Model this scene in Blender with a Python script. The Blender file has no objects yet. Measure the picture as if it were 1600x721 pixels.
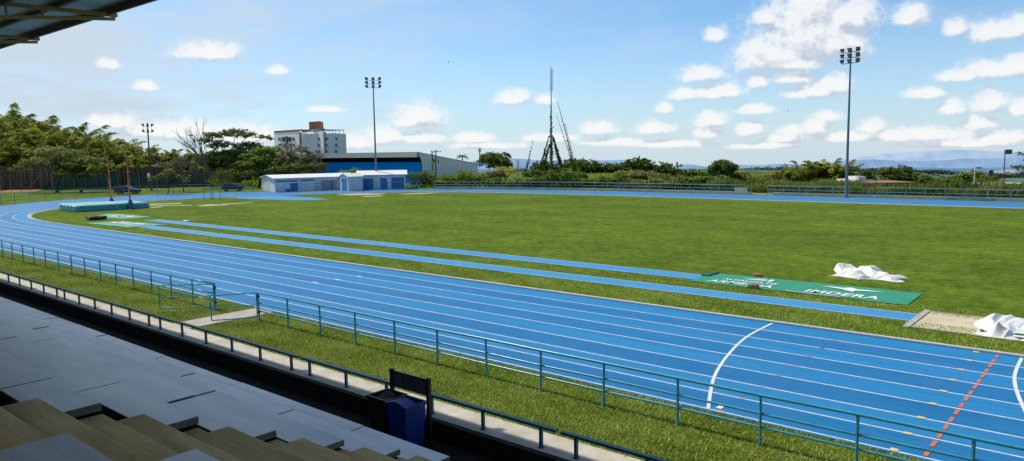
import bpy, math, random
import numpy as np
from mathutils import Vector, Matrix
R = math.radians
rng = np.random.default_rng(7)
random.seed(7)
sc = bpy.context.scene
COL = sc.collection

# ------------------------------------------------------------------ camera (surveyed from the photograph)
FOC, CAMH = 1168.42, 6.28
FW = np.array([-0.6450, 0.7569, -0.1044]); FW /= np.linalg.norm(FW)
yaw, pitch, roll = -0.7056391, 0.1046135, -0.0142798
FW = np.array([math.cos(pitch)*math.sin(yaw), math.cos(pitch)*math.cos(yaw), -math.sin(pitch)])
_r = np.cross(FW, [0, 0, 1.0]); _r /= np.linalg.norm(_r); _u = np.cross(_r, FW)
RT = math.cos(roll)*_r + math.sin(roll)*_u
UP = -math.sin(roll)*_r + math.cos(roll)*_u
CAM = np.array([0, 0, CAMH])
def ray(px, py): return FW + RT*(px-800)/FOC - UP*(py-360.5)/FOC
def G(px, py, z=0.0):                      # survey: point of height z seen at a photo position
    d = ray(px, py); return CAM + d*((z-CAMH)/d[2])
def P(px, py, D): return CAM + ray(px, py)*D   # survey: point at forward distance D
cam = bpy.data.cameras.new("camera"); cam.sensor_width = 36; cam.lens = FOC/1600*36
cam.clip_start = 0.1; cam.clip_end = 40000
co = bpy.data.objects.new("camera", cam); COL.objects.link(co)
co.matrix_world = Matrix(((RT[0], UP[0], -FW[0], CAM[0]), (RT[1], UP[1], -FW[1], CAM[1]), (RT[2], UP[2], -FW[2], CAM[2]), (0, 0, 0, 1)))
sc.camera = co

# ------------------------------------------------------------------ material helpers
class NT:
    def __init__(s, tree): s.t = tree; s.n = tree.nodes; s.l = tree.links
    def add(s, ty, **kw):
        n = s.n.new(ty)
        for k, v in kw.items():
            if k.startswith("i_"):
                n.inputs[k[2:].replace("_", " ")].default_value = v
            else: setattr(n, k, v)
        return n
    def link(s, a, b): s.l.new(a, b)
    def math(s, op, a, b=None, c=None, clamp=False):
        n = s.n.new("ShaderNodeMath"); n.operation = op; n.use_clamp = clamp
        for i, v in enumerate((a, b, c)):
            if v is None: continue
            if isinstance(v, (int, float)): n.inputs[i].default_value = v
            else: s.l.new(v, n.inputs[i])
        return n.outputs[0]
    def vmath(s, op, a, b=None, c=None):
        n = s.n.new("ShaderNodeVectorMath"); n.operation = op
        for i, v in enumerate((a, b, c)):
            if v is None: continue
            if isinstance(v, (tuple, list)): n.inputs[i].default_value = v
            else: s.l.new(v, n.inputs[i])
        return n
    def noise(s, vec, scale, detail=3, rough=.55):
        n = s.n.new("ShaderNodeTexNoise"); n.inputs["Scale"].default_value = scale
        n.inputs["Detail"].default_value = detail; n.inputs["Roughness"].default_value = rough
        if vec is not None: s.l.new(vec, n.inputs["Vector"])
        return n.outputs["Fac"]
    def ramp(s, fac, stops):
        n = s.n.new("ShaderNodeValToRGB"); e = n.color_ramp.elements
        while len(e) < len(stops): e.new(.5)
        for el, (p, c) in zip(e, stops):
            el.position = p; el.color = (*c, 1) if len(c) == 3 else c
        s.l.new(fac, n.inputs[0]); return n.outputs[0]
    def mix(s, fac, a, b, mode="MIX"):
        n = s.n.new("ShaderNodeMix"); n.data_type = "RGBA"; n.blend_type = mode
        for i, v in ((0, fac), (6, a), (7, b)):
            if isinstance(v, (int, float)): n.inputs[i].default_value = v
            elif isinstance(v, tuple): n.inputs[i].default_value = (*v[:3], 1)
            else: s.l.new(v, n.inputs[i])
        return n.outputs[2]
def lin(r, g, b):
    f = lambda c: (c/255/12.92 if c/255 <= .04045 else ((c/255+.055)/1.055)**2.4)
    return (f(r), f(g), f(b))
def base_mat(name):
    m = bpy.data.materials.new(name); m.use_nodes = True
    nt = NT(m.node_tree); b = nt.n["Principled BSDF"]; return m, nt, b
def wpos(nt, sx=1, sy=1, sz=1):
    g = nt.add("ShaderNodeNewGeometry"); return nt.vmath("MULTIPLY", g.outputs["Position"], (sx, sy, sz)).outputs[0]
def opos(nt): return nt.add("ShaderNodeTexCoord").outputs["Object"]
def mat(name, c1, c2=None, scale=2.0, rough=.6, spec=.5, metal=0, bump=0, bscale=None, stretch=(1, 1, 1), c3=None, scale3=.3, amt3=.5, lo=.35, hi=.65):
    m, nt, b = base_mat(name)
    if c2 is None: c2 = tuple(x*.8 for x in c1)
    v = wpos(nt, *stretch)
    c = nt.ramp(nt.noise(v, scale, 5, .6), [(lo, c1), (hi, c2)])
    if c3:
        c = nt.mix(nt.math("MULTIPLY", nt.ramp(nt.noise(v, scale3, 4), [(.4, (0, 0, 0)), (.7, (1, 1, 1))]), amt3), c, c3)
    nt.link(c, b.inputs["Base Color"])
    b.inputs["Roughness"].default_value = rough; b.inputs["Metallic"].default_value = metal
    b.inputs["Specular IOR Level"].default_value = spec
    if bump:
        bp = nt.add("ShaderNodeBump"); bp.inputs["Strength"].default_value = bump; bp.inputs["Distance"].default_value = .02
        nt.link(nt.noise(v, bscale or scale*6, 4), bp.inputs["Height"]); nt.link(bp.outputs[0], b.inputs["Normal"])
    return m
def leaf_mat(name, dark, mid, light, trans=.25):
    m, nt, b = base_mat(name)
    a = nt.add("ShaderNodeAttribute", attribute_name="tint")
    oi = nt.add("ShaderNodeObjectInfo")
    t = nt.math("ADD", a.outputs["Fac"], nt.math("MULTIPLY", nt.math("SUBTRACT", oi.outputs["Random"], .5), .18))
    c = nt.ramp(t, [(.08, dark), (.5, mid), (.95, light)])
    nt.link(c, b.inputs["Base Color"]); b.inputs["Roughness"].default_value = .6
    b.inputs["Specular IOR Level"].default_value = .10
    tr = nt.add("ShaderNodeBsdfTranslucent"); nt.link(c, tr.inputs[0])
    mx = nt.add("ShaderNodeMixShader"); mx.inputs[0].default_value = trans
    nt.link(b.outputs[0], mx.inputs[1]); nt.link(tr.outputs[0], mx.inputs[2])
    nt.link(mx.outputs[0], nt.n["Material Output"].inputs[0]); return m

# ------------------------------------------------------------------ object helpers
def tag(o, label=None, cat=None, group=None, kind=None):
    if label: o["label"] = label
    if cat: o["category"] = cat
    if group: o["group"] = group
    if kind: o["kind"] = kind
    return o
def thing(name, label, cat, loc=(0, 0, 0), group=None):
    o = bpy.data.objects.new(name, None); COL.objects.link(o); o.location = [float(x) for x in loc]
    o.empty_display_size = .2
    return tag(o, label, cat, group)
def origin_of(o):
    v = Vector((0, 0, 0))
    while o is not None: v = v + Vector(o.location); o = o.parent
    return np.array(v)
def link_mesh(name, me, parent=None, loc=None):
    o = bpy.data.objects.new(name, me); COL.objects.link(o)
    if parent is not None: o.parent = parent
    if loc is not None: o.location = loc
    return o
def copy_tree(o, parent=None):
    c = o.copy(); COL.objects.link(c)
    if parent is not None: c.parent = parent
    for ch in list(o.children): copy_tree(ch, c)
    return c
class MB:
    def __init__(s): s.v = []; s.f = []; s.mi = []; s.cur = 0
    def add(s, vs, fs):
        n = len(s.v); s.v += [tuple(float(c) for c in v) for v in vs]
        for f in fs: s.f.append(tuple(i+n for i in f)); s.mi.append(s.cur)
        return s
    def hexa(s, b, t):        # 4 bottom pts ccw, 4 top pts ccw
        return s.add(list(b)+list(t), [(3, 2, 1, 0), (4, 5, 6, 7), (0, 1, 5, 4), (1, 2, 6, 5), (2, 3, 7, 6), (3, 0, 4, 7)])
    def box(s, x0, x1, y0, y1, z0, z1):
        return s.hexa([(x0, y0, z0), (x1, y0, z0), (x1, y1, z0), (x0, y1, z0)], [(x0, y0, z1), (x1, y0, z1), (x1, y1, z1), (x0, y1, z1)])
    def obox(s, c, ax, ay, az):   # centre, half axis vectors
        c, ax, ay, az = map(np.array, (c, ax, ay, az)); q = [(-1, -1), (1, -1), (1, 1), (-1, 1)]
        return s.hexa([c+i*ax+j*ay-az for i, j in q], [c+i*ax+j*ay+az for i, j in q])
    def bar(s, p, q, w, h=None, up=(0, 0, 1)):   # square bar from p to q
        p, q = np.array(p, float), np.array(q, float); d = q-p; L = np.linalg.norm(d); d /= L
        a = np.cross(d, up)
        if np.linalg.norm(a) < 1e-4: a = np.cross(d, (1, 0, 0))
        a /= np.linalg.norm(a); b = np.cross(a, d)
        return s.obox((p+q)/2, a*w/2, d*L/2, b*(h or w)/2)
    def tube(s, pts, rad, n=8, cap=True):
        pts = [np.array(p, float) for p in pts]
        if isinstance(rad, (int, float)): rad = [rad]*len(pts)
        rings = []
        for i, p in enumerate(pts):
            d = pts[min(i+1, len(pts)-1)]-pts[max(i-1, 0)]; d = d/(np.linalg.norm(d)+1e-9)
            a = np.cross(d, (0, 0, 1) if abs(d[2]) < .95 else (1, 0, 0)); a /= np.linalg.norm(a); b = np.cross(d, a)
            rings.append([p+rad[i]*(math.cos(2*math.pi*k/n)*a+math.sin(2*math.pi*k/n)*b) for k in range(n)])
        vs = [v for r in rings for v in r]; fs = []
        for i in range(len(pts)-1):
            for k in range(n):
                k2 = (k+1) % n; fs.append((i*n+k, (i+1)*n+k, (i+1)*n+k2, i*n+k2))
        if cap: fs.append(tuple(range(n))); fs.append(tuple(reversed(range((len(pts)-1)*n, len(pts)*n))))
        return s.add(vs, fs)
    def quad(s, a, b, c, d): return s.add([a, b, c, d], [(0, 1, 2, 3)])
    def poly(s, pts): return s.add(pts, [tuple(range(len(pts)))])
    def ribbon(s, A, B, closed=False):
        n = len(A); fs = [(i, i+1, n+i+1, n+i) for i in range(n-1)]
        return s.add(list(A)+list(B), fs)
    def build(s, name, mats, parent=None, smooth=False, bevel=0):
        me = bpy.data.meshes.new(name); v = np.array(s.v)
        if parent is not None: off = origin_of(parent); loc = None
        else:
            off = np.array([(v[:, 0].min()+v[:, 0].max())/2, (v[:, 1].min()+v[:, 1].max())/2, v[:, 2].min()]); loc = off
        me.from_pydata((v-off).tolist(), [], s.f)
        mats = mats if isinstance(mats, (list, tuple)) else [mats]
        for m in mats: me.materials.append(m)
        if len(mats) > 1: me.polygons.foreach_set("material_index", s.mi)
        if smooth: me.polygons.foreach_set("use_smooth", [True]*len(me.polygons))
        me.update()
        o = link_mesh(name, me, parent, loc)
        if bevel:
            b = o.modifiers.new("bevel", "BEVEL"); b.width = bevel; b.segments = 2; b.limit_method = "ANGLE"
        return o
def np_mesh(name, V, F, mat_, tint=None, parent=None, loc=None, smooth=False):
    """V (n,3), F (m,k) arrays -> object"""
    me = bpy.data.meshes.new(name); n, m, k = len(V), len(F), F.shape[1]
    me.vertices.add(n); me.vertices.foreach_set("co", V.astype(np.float32).ravel())
    me.loops.add(m*k); me.loops.foreach_set("vertex_index", F.astype(np.int32).ravel())
    me.polygons.add(m); me.polygons.foreach_set("loop_start", np.arange(0, m*k, k, dtype=np.int32))
    me.update(calc_edges=True); me.materials.append(mat_)
    if tint is not None:
        at = me.attributes.new("tint", "FLOAT", "FACE"); at.data.foreach_set("value", tint.astype(np.float32))
    if smooth: me.polygons.foreach_set("use_smooth", [True]*m)
    me.validate()
    return link_mesh(name, me, parent, loc)
def struct(mb, name, mats, **k): return tag(mb.build(name, mats, **k), kind="structure")
def spline(pts, n=12):
    pts = [np.array(p, float) for p in pts]; out = []
    for i in range(len(pts)-1):
        p0, p1, p2, p3 = pts[max(i-1, 0)], pts[i], pts[i+1], pts[min(i+2, len(pts)-1)]
        for k in range(n):
            t = k/n
            out.append(.5*((2*p1)+(-p0+p2)*t+(2*p0-5*p1+4*p2-p3)*t*t+(-p0+3*p1-3*p2+p3)*t**3))
    out.append(pts[-1]); return out
def Z3(p, z): return (p[0], p[1], z)

# ------------------------------------------------------------------ light
EL, SUNDIR = R(51), np.array([-.52, -.060, 0.0])
SUNDIR[:2] *= math.cos(EL)/np.linalg.norm(SUNDIR[:2]); SUNDIR[2] = math.sin(EL)
sun = bpy.data.lights.new("sun", "SUN"); sun.energy = 4.0; sun.angle = R(.53); sun.color = (1, .95, .86)
so = bpy.data.objects.new("sun", sun); COL.objects.link(so)
so.rotation_euler = Vector(-SUNDIR).to_track_quat("-Z", "Y").to_euler(); so.location = (-40, 0, 80)

# ------------------------------------------------------------------ sky with clouds
w = bpy.data.worlds.new("World"); sc.world = w; w.use_nodes = True
nt = NT(w.node_tree); nt.n.clear()
tc = nt.add("ShaderNodeTexCoord")
sky = nt.add("ShaderNodeTexSky"); sky.sky_type = "NISHITA"; sky.sun_disc = False
sky.sun_elevation = EL; sky.sun_rotation = math.atan2(SUNDIR[0], SUNDIR[1]); sky.altitude = 1400
sky.air_density = 1.0; sky.dust_density = .6; sky.ozone_density = 2.2
d = tc.outputs["Generated"]
sep = nt.add("ShaderNodeSeparateXYZ"); nt.link(d, sep.inputs[0])
az = nt.math("ARCTAN2", sep.outputs[0], sep.outputs[1])
el = nt.math("ARCSINE", sep.outputs[2])
cmb = nt.add("ShaderNodeCombineXYZ"); nt.link(az, cmb.inputs[0]); nt.link(el, cmb.inputs[1])
pos = cmb.outputs[0]
def azel(px, py):
    q = ray(px, py); q = q/np.linalg.norm(q); return math.atan2(q[0], q[1]), math.asin(q[2])
# clouds surveyed as (x, y, half width, half height)
CL = [(1262,46,78,56),(1212,84,62,30),(1322,24,54,30),(1296,64,58,36),(1192,88,44,26),(1268,6,54,44),(1240,100,62,12),(1183,74,18,16),
 (1424,24,26,18),(1492,44,20,14),(1560,48,52,18),(1592,40,30,18),(1118,55,18,12),(1196,26,18,14),(1560,108,60,15),(1600,100,46,20),(1500,118,34,10),
 (1094,116,34,12),(1124,143,42,12),(1068,147,22,10),(1184,127,18,12),(1240,120,34,12),(1304,132,24,18),(1270,142,46,12),(1446,146,30,9),(1545,160,28,17),(1486,168,20,13),(1592,170,18,12),
 (1038,169,14,8),(1113,187,24,15),(1106,208,22,8),(1181,171,28,8),(1172,202,22,11),(1274,198,20,14),(1294,181,20,9),(1236,204,20,8),(1362,198,20,12),(1400,212,60,10),(1450,210,70,11),(1530,192,24,12),(1560,214,60,10),(1320,214,46,8),(1228,216,30,7),
 (1020,201,28,10),(934,201,26,11),(802,153,24,12),(812,150,14,10),(850,156,16,8),(655,182,36,19),(640,190,26,10),(600,212,30,14),(662,216,36,10),(740,215,30,8),(560,222,30,12),(380,212,50,16),(290,205,60,16),(180,190,34,12),(150,188,18,9),(240,204,60,10),
 (508,171,26,5),(170,100,16,8),(325,80,46,16),(228,134,18,8),(434,110,18,7),(860,215,40,6),(960,222,50,6),(1050,225,60,6),(1190,228,60,5),(1500,224,90,7),(760,228,60,5)]
g = bpy.data.node_groups.new("cloud_field", "ShaderNodeTree")
g.interface.new_socket("p", in_out="INPUT", socket_type="NodeSocketVector")
g.interface.new_socket("d", in_out="OUTPUT", socket_type="NodeSocketFloat")
gn = NT(g); gi = gn.add("NodeGroupInput"); go = gn.add("NodeGroupOutput")
acc = None
for (x, y, a, b) in CL:
    A, E = azel(x, y+b*.25); A1, _ = azel(x+a*1.12, y); _, E1 = azel(x, y-b*1.1)
    sx, sy = 1/abs(A1-A), 1/abs(E1-E)
    q = gn.vmath("MULTIPLY_ADD", gi.outputs[0], (sx, sy, 0), (-A*sx, -E*sy, 0)).outputs[0]
    lo_ = gn.vmath("MINIMUM", q, (0, 0, 0)).outputs[0]; q = gn.vmath("MULTIPLY_ADD", lo_, (0, .9, 0), q).outputs[0]
    L = gn.vmath("DOT_PRODUCT", q, q).outputs["Value"]
    L = gn.math("SQRT", L)
    acc = L if acc is None else gn.math("SMOOTH_MIN", acc, L, .22)
n1 = gn.noise(gi.outputs[0], 34, 5, .6); n2 = gn.noise(gi.outputs[0], 85, 6, .66)
# a few unplaced far clouds elsewhere in the sky
acc = gn.math("ADD", acc, gn.math("MULTIPLY", gn.math("SUBTRACT", n1, .5), 1.0))
acc = gn.math("ADD", acc, gn.math("MULTIPLY", gn.math("SUBTRACT", n2, .5), 1.35))
gn.link(acc, go.inputs[0])
def field(vec):
    n = nt.n.new("ShaderNodeGroup"); n.node_tree = g; nt.link(vec, n.inputs[0]); return n.outputs[0]
f0 = field(pos)
f1 = field(nt.vmath("ADD", pos, (-.006, .013, 0)).outputs[0])
dens = nt.ramp(nt.math("MULTIPLY", f0, .55), [(.22, (1, 1, 1)), (.42, (.84, .84, .84)), (.54, (.45, .45, .45)), (.64, (.16, .16, .16)), (.80, (0, 0, 0))])
lit = nt.math("MULTIPLY_ADD", nt.math("SUBTRACT", f1, f0), 1.2, .60, clamp=True)
ccol = nt.ramp(lit, [(.06, lin(199, 206, 216)), (.40, lin(221, 226, 232)), (.85, lin(252, 251, 250))])
# thin high veil: streaks plus a milky patch towards the left
vs = nt.vmath("MULTIPLY", pos, (2.2, 9, 1)).outputs[0]
rot = nt.add("ShaderNodeVectorRotate"); rot.rotation_type = "Z_AXIS"; rot.inputs["Angle"].default_value = R(-16)
nt.link(vs, rot.inputs[0])
st = nt.ramp(nt.noise(rot.outputs[0], 1.8, 5, .6), [(.36, (0, 0, 0)), (.72, (1, 1, 1))])
left = nt.add("ShaderNodeMapRange"); left.inputs[1].default_value = -.62; left.inputs[2].default_value = -1.2; nt.link(az, left.inputs[0])
low = nt.add("ShaderNodeMapRange"); low.inputs[1].default_value = .20; low.inputs[2].default_value = .0; nt.link(el, low.inputs[0])
veil = nt.math("MULTIPLY", st, nt.math("MULTIPLY_ADD", left.outputs[0], .62, .16))
veil = nt.math("ADD", veil, nt.math("MULTIPLY", left.outputs[0], .42))
bank = nt.add("ShaderNodeMapRange"); bank.inputs[1].default_value = .30; bank.inputs[2].default_value = .06; nt.link(el, bank.inputs[0])
bn = nt.ramp(nt.noise(nt.vmath("MULTIPLY", pos, (5, 16, 1)).outputs[0], 1.6, 6, .62), [(.42, (0, 0, 0)), (.68, (1, 1, 1))])
veil = nt.math("ADD", veil, nt.math("MULTIPLY", bn, nt.math("MULTIPLY", bank.outputs[0], .42)))
veil = nt.math("MAXIMUM", veil, nt.math("MULTIPLY", nt.math("POWER", low.outputs[0], 1.3), .78), clamp=True)
(a0, e0), (a1, e1) = azel(200, 182), azel(640, 10)      # lower edge of the broad diagonal veil
sl = (e1-e0)/(a1-a0)
dv = nt.math("SUBTRACT", el, nt.math("MULTIPLY_ADD", az, sl, e0-sl*a0))
dv = nt.math("ADD", dv, nt.math("MULTIPLY", nt.math("SUBTRACT", nt.noise(rot.outputs[0], 2.2, 5, .6), .5), .10))
dm_ = nt.ramp(nt.math("MULTIPLY_ADD", dv, 3.0, .5), [(.47, (0, 0, 0)), (.56, (.62, .62, .62)), (.85, (.45, .45, .45)), (1.0, (.2, .2, .2))])
veil = nt.math("MAXIMUM", veil, nt.math("MULTIPLY", dm_, nt.math("MULTIPLY_ADD", st, .5, .75)), clamp=True)
SKYK = .105
skyc = nt.mix(1.0, sky.outputs[0], (SKYK*.93, SKYK*1.25, SKYK*1.42), "MULTIPLY")
c = nt.mix(veil, skyc, lin(204, 219, 233))
c = nt.mix(nt.math("MULTIPLY", dens, .88), c, ccol)
# below the horizon: plain haze
dn = nt.math("LESS_THAN", el, -.06)
c = nt.mix(dn, c, lin(120, 140, 130))
bg = nt.add("ShaderNodeBackground"); nt.link(c, bg.inputs[0]); bg.inputs[1].default_value = 1.0
out = nt.add("ShaderNodeOutputWorld"); nt.link(bg.outputs[0], out.inputs[0])
w.cycles.sampling_method = "MANUAL"; w.cycles.sample_map_resolution = 512
sc.view_settings.view_transform = "Standard"; sc.view_settings.look = "None"; sc.view_settings.exposure = 0; sc.view_settings.gamma = 1
# ------------------------------------------------------------------ materials of the setting
def grass_material():
    m, nt, b = base_mat("grass")
    v = wpos(nt)
    big = nt.noise(v, .07, 4, .6); mid = nt.noise(v, .55, 5, .62)
    fine = nt.noise(wpos(nt, 1, 1.6, 1), 7.0, 5, .75)
    c = nt.ramp(mid, [(.30, (.064, .112, .009)), (.5, (.106, .162, .012)), (.72, (.160, .200, .022))])
    c = nt.mix(nt.ramp(big, [(.38, (0, 0, 0)), (.66, (.6, .6, .6))]), c, (.095, .158, .011))
    dry = nt.ramp(nt.noise(v, .23, 6, .7), [(.60, (0, 0, 0)), (.74, (.75, .75, .75))])
    c = nt.mix(nt.math("MULTIPLY", dry, nt.math("GREATER_THAN", fine, .42)), c, (.21, .18, .058))
    sep = nt.add("ShaderNodeSeparateXYZ"); nt.link(v, sep.inputs[0])
    near = nt.add("ShaderNodeMapRange"); near.inputs[1].default_value = 17; near.inputs[2].default_value = 13.5; nt.link(sep.outputs[1], near.inputs[0])
    c = nt.mix(nt.math("MULTIPLY", near.outputs[0], .40), c, (.16, .165, .038))
    # mower passes, each about two metres wide
    wv = nt.add("ShaderNodeTexWave"); wv.inputs["Scale"].default_value = .11; wv.inputs["Distortion"].default_value = 3.0; wv.inputs["Detail"].default_value = 3
    wv.bands_direction = "Y"; nt.link(v, wv.inputs["Vector"])
    c = nt.mix(nt.math("MULTIPLY", wv.outputs["Fac"], .16), c, (.06, .10, .010))
    k = nt.ramp(fine, [(.28, (.35, .35, .35)), (.5, (1, 1, 1)), (.76, (1.7, 1.65, 1.45))])
    k2 = nt.ramp(nt.noise(wpos(nt, 1, 1.3, 1), 1.7, 6, .8), [(.34, (.42, .46, .42)), (.5, (1, 1, 1)), (.68, (1.62, 1.52, 1.35))]); c = nt.mix(1.0, c, k2, "MULTIPLY")
    c = nt.mix(1.0, c, k, "MULTIPLY")
    pt = nt.ramp(nt.noise(wpos(nt, .6, 1, 1), .13, 5, .65), [(.32, (.76, .80, .74)), (.5, (1, 1, 1)), (.68, (1.30, 1.20, 1.12))]); c = nt.mix(1.0, c, pt, "MULTIPLY")
    sp = nt.ramp(nt.noise(v, 3.1, 3, .6), [(.66, (0, 0, 0)), (.73, (.8, .8, .8))]); spm = nt.ramp(nt.noise(v, .09, 3), [(.46, (0, 0, 0)), (.60, (1, 1, 1))])
    c = nt.mix(nt.math("MULTIPLY", sp, spm), c, (.22, .17, .07))
    # aerial haze over the far land
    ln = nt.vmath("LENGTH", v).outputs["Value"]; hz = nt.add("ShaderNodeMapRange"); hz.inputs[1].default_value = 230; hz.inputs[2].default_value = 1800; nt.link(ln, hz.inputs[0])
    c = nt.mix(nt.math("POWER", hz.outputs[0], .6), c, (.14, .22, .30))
    nt.link(c, b.inputs["Base Color"]); b.inputs["Roughness"].default_value = .9; b.inputs["Specular IOR Level"].default_value = .05
    bp = nt.add("ShaderNodeBump"); bp.inputs["Strength"].default_value = .7; bp.inputs["Distance"].default_value = .05
    nt.link(nt.noise(v, 11, 4, .8), bp.inputs["Height"]); nt.link(bp.outputs[0], b.inputs["Normal"])
    return m
M = {}
M["grass"] = grass_material()
def track_mat(name, c1, c2):
    m, nt, b = base_mat(name); v = wpos(nt)
    c = nt.ramp(nt.noise(wpos(nt, .15, 1, 1), 1.2, 5, .6), [(.3, c1), (.7, c2)])
    st = nt.ramp(nt.noise(v, .35, 6, .7), [(.45, (0, 0, 0)), (.75, (.35, .35, .35))])
    c = nt.mix(st, c, (.050, .19, .40))
    sk = nt.ramp(nt.noise(wpos(nt, .03, 3.2, 1), 1.5, 5, .7), [(.40, (.88, .90, .92)), (.60, (1.08, 1.06, 1.04))]); c = nt.mix(1.0, c, sk, "MULTIPLY")
    du = nt.ramp(nt.noise(v, 1.1, 6, .75), [(.55, (0, 0, 0)), (.80, (.2, .2, .2))]); c = nt.mix(du, c, (.16, .26, .38))
    gr = nt.ramp(nt.noise(v, 60, 2, .8), [(.3, (.86, .86, .86)), (.7, (1.12, 1.12, 1.12))])
    c = nt.mix(1.0, c, gr, "MULTIPLY")
    nt.link(c, b.inputs["Base Color"]); b.inputs["Roughness"].default_value = .55; b.inputs["Specular IOR Level"].default_value = .22
    bp = nt.add("ShaderNodeBump"); bp.inputs["Strength"].default_value = .25; bp.inputs["Distance"].default_value = .01
    nt.link(nt.noise(v, 90, 2), bp.inputs["Height"]); nt.link(bp.outputs[0], b.inputs["Normal"])
    return m
M["lane_a"] = track_mat("track_blue", (.010, .196, .435), (.016, .222, .475))
M["lane_b"] = track_mat("track_deep_blue", (.005, .150, .365), (.010, .174, .40))
M["run"] = track_mat("runway_blue", (.045, .26, .52), (.06, .295, .56))
M["white"] = mat("white_paint", (.78, .78, .76), (.62, .64, .66), 4, .6)
M["line"] = mat("line_paint", (.74, .77, .80), (.48, .58, .70), 5, .6)
M["conc"] = mat("pale_concrete", (.40, .37, .31), (.50, .47, .40), 2.5, .9, .2, bump=.3, c3=(.24, .22, .18), scale3=.8)
M["walk"] = mat("walkway_concrete", (.50, .45, .36), (.62, .56, .46), 2.0, .9, .2, bump=.5, bscale=30, c3=(.34, .30, .23), scale3=1.4, amt3=.5)
M["orange"] = mat("orange_paint", (.56, .135, .08), (.36, .15, .16), 5, .7)
M["yellow"] = mat("yellow_paint", (.80, .62, .18), (.60, .50, .20), 6, .7)

# ------------------------------------------------------------------ ground
FC = np.array([-45.0, 57.0])
def ground_z(x, y):
    r = np.hypot(x-FC[0], y-FC[1]); q = np.maximum(0, r-150)
    base = np.where(q < 60, q*q/60*.018, .018*60+(q-60)*.036)
    k = np.clip((x+110)/25, 0, 1); e = np.maximum(0, y-116)          # the plateau edge beyond the far straight
    return -np.maximum(base, k*np.minimum(e*.085, 12))
def axis(cuts, far):
    a = sorted(set(cuts)); s = 6.0; lo, hi = a[0], a[-1]; x = hi
    while x < far: x += s; s *= 1.22; a.append(x)
    s = 6.0; x = lo
    while x > -far: x -= s; s *= 1.22; a.insert(0, x)
    return np.array(a)
gx = axis([-150, -130, -112, -104, -96, -86, -70, -40, -10, 20, 46], 14000); gy = axis([-24, -12, 0, 11.75, 40, 70, 100, 116, 124, 140, 170, 210, 260], 14000)
XX, YY = np.meshgrid(gx, gy); ZZ = ground_z(XX, YY)
V = np.stack([XX.ravel(), YY.ravel(), ZZ.ravel()], 1); nx = len(gx)
F = []
for j in range(len(gy)-1):
    for i in range(nx-1):
        if gx[i] >= -96 and gx[i+1] <= 46 and gy[j] >= -24 and gy[j+1] <= 11.75: continue
        F.append((j*nx+i, j*nx+i+1, (j+1)*nx+i+1, (j+1)*nx+i))
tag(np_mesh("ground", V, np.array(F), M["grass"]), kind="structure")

# ------------------------------------------------------------------ running track
KY, LWID = 26.2, 1.22
OUTY = KY-8*LWID
inner = [(8.0, KY), (-30, KY), (-60, KY), (-80, KY)]
inner_s = [np.array(p) for p in [(x, KY) for x in np.linspace(6, -80, 44)]]
inner_s += spline([(-82, KY), (-88, 26.6), (-93.5, 27.8), (-99, 30.2), (-103.9, 34.2), (-107.6, 40), (-109.3, 47.7), (-108.2, 55.8), (-105.2, 63), (-101.8, 69.8), (-97.2, 76.8), (-90.6, 82.8), (-77.3, 87), (-61, 88.6), (-50, 88.8)], 8)
inner_s += [np.array((x, 88.8)) for x in np.linspace(-48, 6, 28)]
inner_s += [np.array((8+31.3*math.sin(a), 57.5+31.3*math.cos(a))) for a in np.linspace(0, math.pi, 40)]
inner_s.append(inner_s[0])
outer_c = spline([(8, OUTY), (-40, OUTY), (-70, OUTY), (-86, 16.6), (-98, 18.2), (-109, 23.8), (-117.7, 31.2), (-123.2, 38.5), (-126.6, 48.3), (-127, 55.8), (-124.4, 63.2), (-118.5, 70.3), (-112.8, 75.6), (-107.4, 81.1), (-100.2, 87), (-91.9, 91.6), (-81, 95.2), (-70.4, 97.5), (-58, 98.4), (-40, 98.56), (8, 98.56)], 10)
outer_c += [np.array((8+41.06*math.sin(a), 57.5+41.06*math.cos(a))) for a in np.linspace(0, math.pi, 60)]
I = np.array(inner_s); O = np.array(outer_c)
def ray_hit(p, n, poly):
    best = None
    A, B = poly[:-1], poly[1:]; d = B-A
    den = n[0]*d[:, 1]-n[1]*d[:, 0]
    with np.errstate(all="ignore"):
        t = ((A[:, 0]-p[0])*d[:, 1]-(A[:, 1]-p[1])*d[:, 0])/den
        s = ((A[:, 0]-p[0])*n[1]-(A[:, 1]-p[1])*n[0])/den
    ok = (t > .5) & (s >= -1e-6) & (s <= 1.000001)
    return t[ok].min() if ok.any() else 9.76
N = []; W = []
for i in range(len(I)):
    a, b = I[max(i-1, 0)], I[min(i+1, len(I)-1)]
    if i == 0 or i == len(I)-1: tdir = np.array([-1.0, 0])
    else: tdir = (b-a)/np.linalg.norm(b-a)
    n = np.array([-tdir[1], tdir[0]])       # direction of travel is -X on the near straight: outward is -Y
    if i == 0 or i == len(I)-1: n = np.array([0, -1.0])
    W.append(ray_hit(I[i], n, O)); N.append(n)
N = np.array(N); W = np.array(W); W = np.convolve(np.pad(W, 2, mode="edge"), np.ones(5)/5, "valid")
W[:44] = 8*LWID
def lane_curve(k, off=0.0): return I+N*((W*k/8)+off)[:, None]
mb = MB()
for k in range(8):
    mb.cur = k % 2
    a, b = lane_curve(k), lane_curve(k+1, .12 if k == 7 else 0)
    mb.ribbon([Z3(p, .012) for p in b], [Z3(p, .012) for p in a])
struct(mb, "track", [M["lane_a"], M["lane_b"]])
mb = MB()
for k in range(1, 9):
    a, b = lane_curve(k, -.03), lane_curve(k, .03)
    mb.ribbon([Z3(p, .017) for p in b], [Z3(p, .017) for p in a])
struct(mb, "lane_lines", M["line"])
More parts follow.
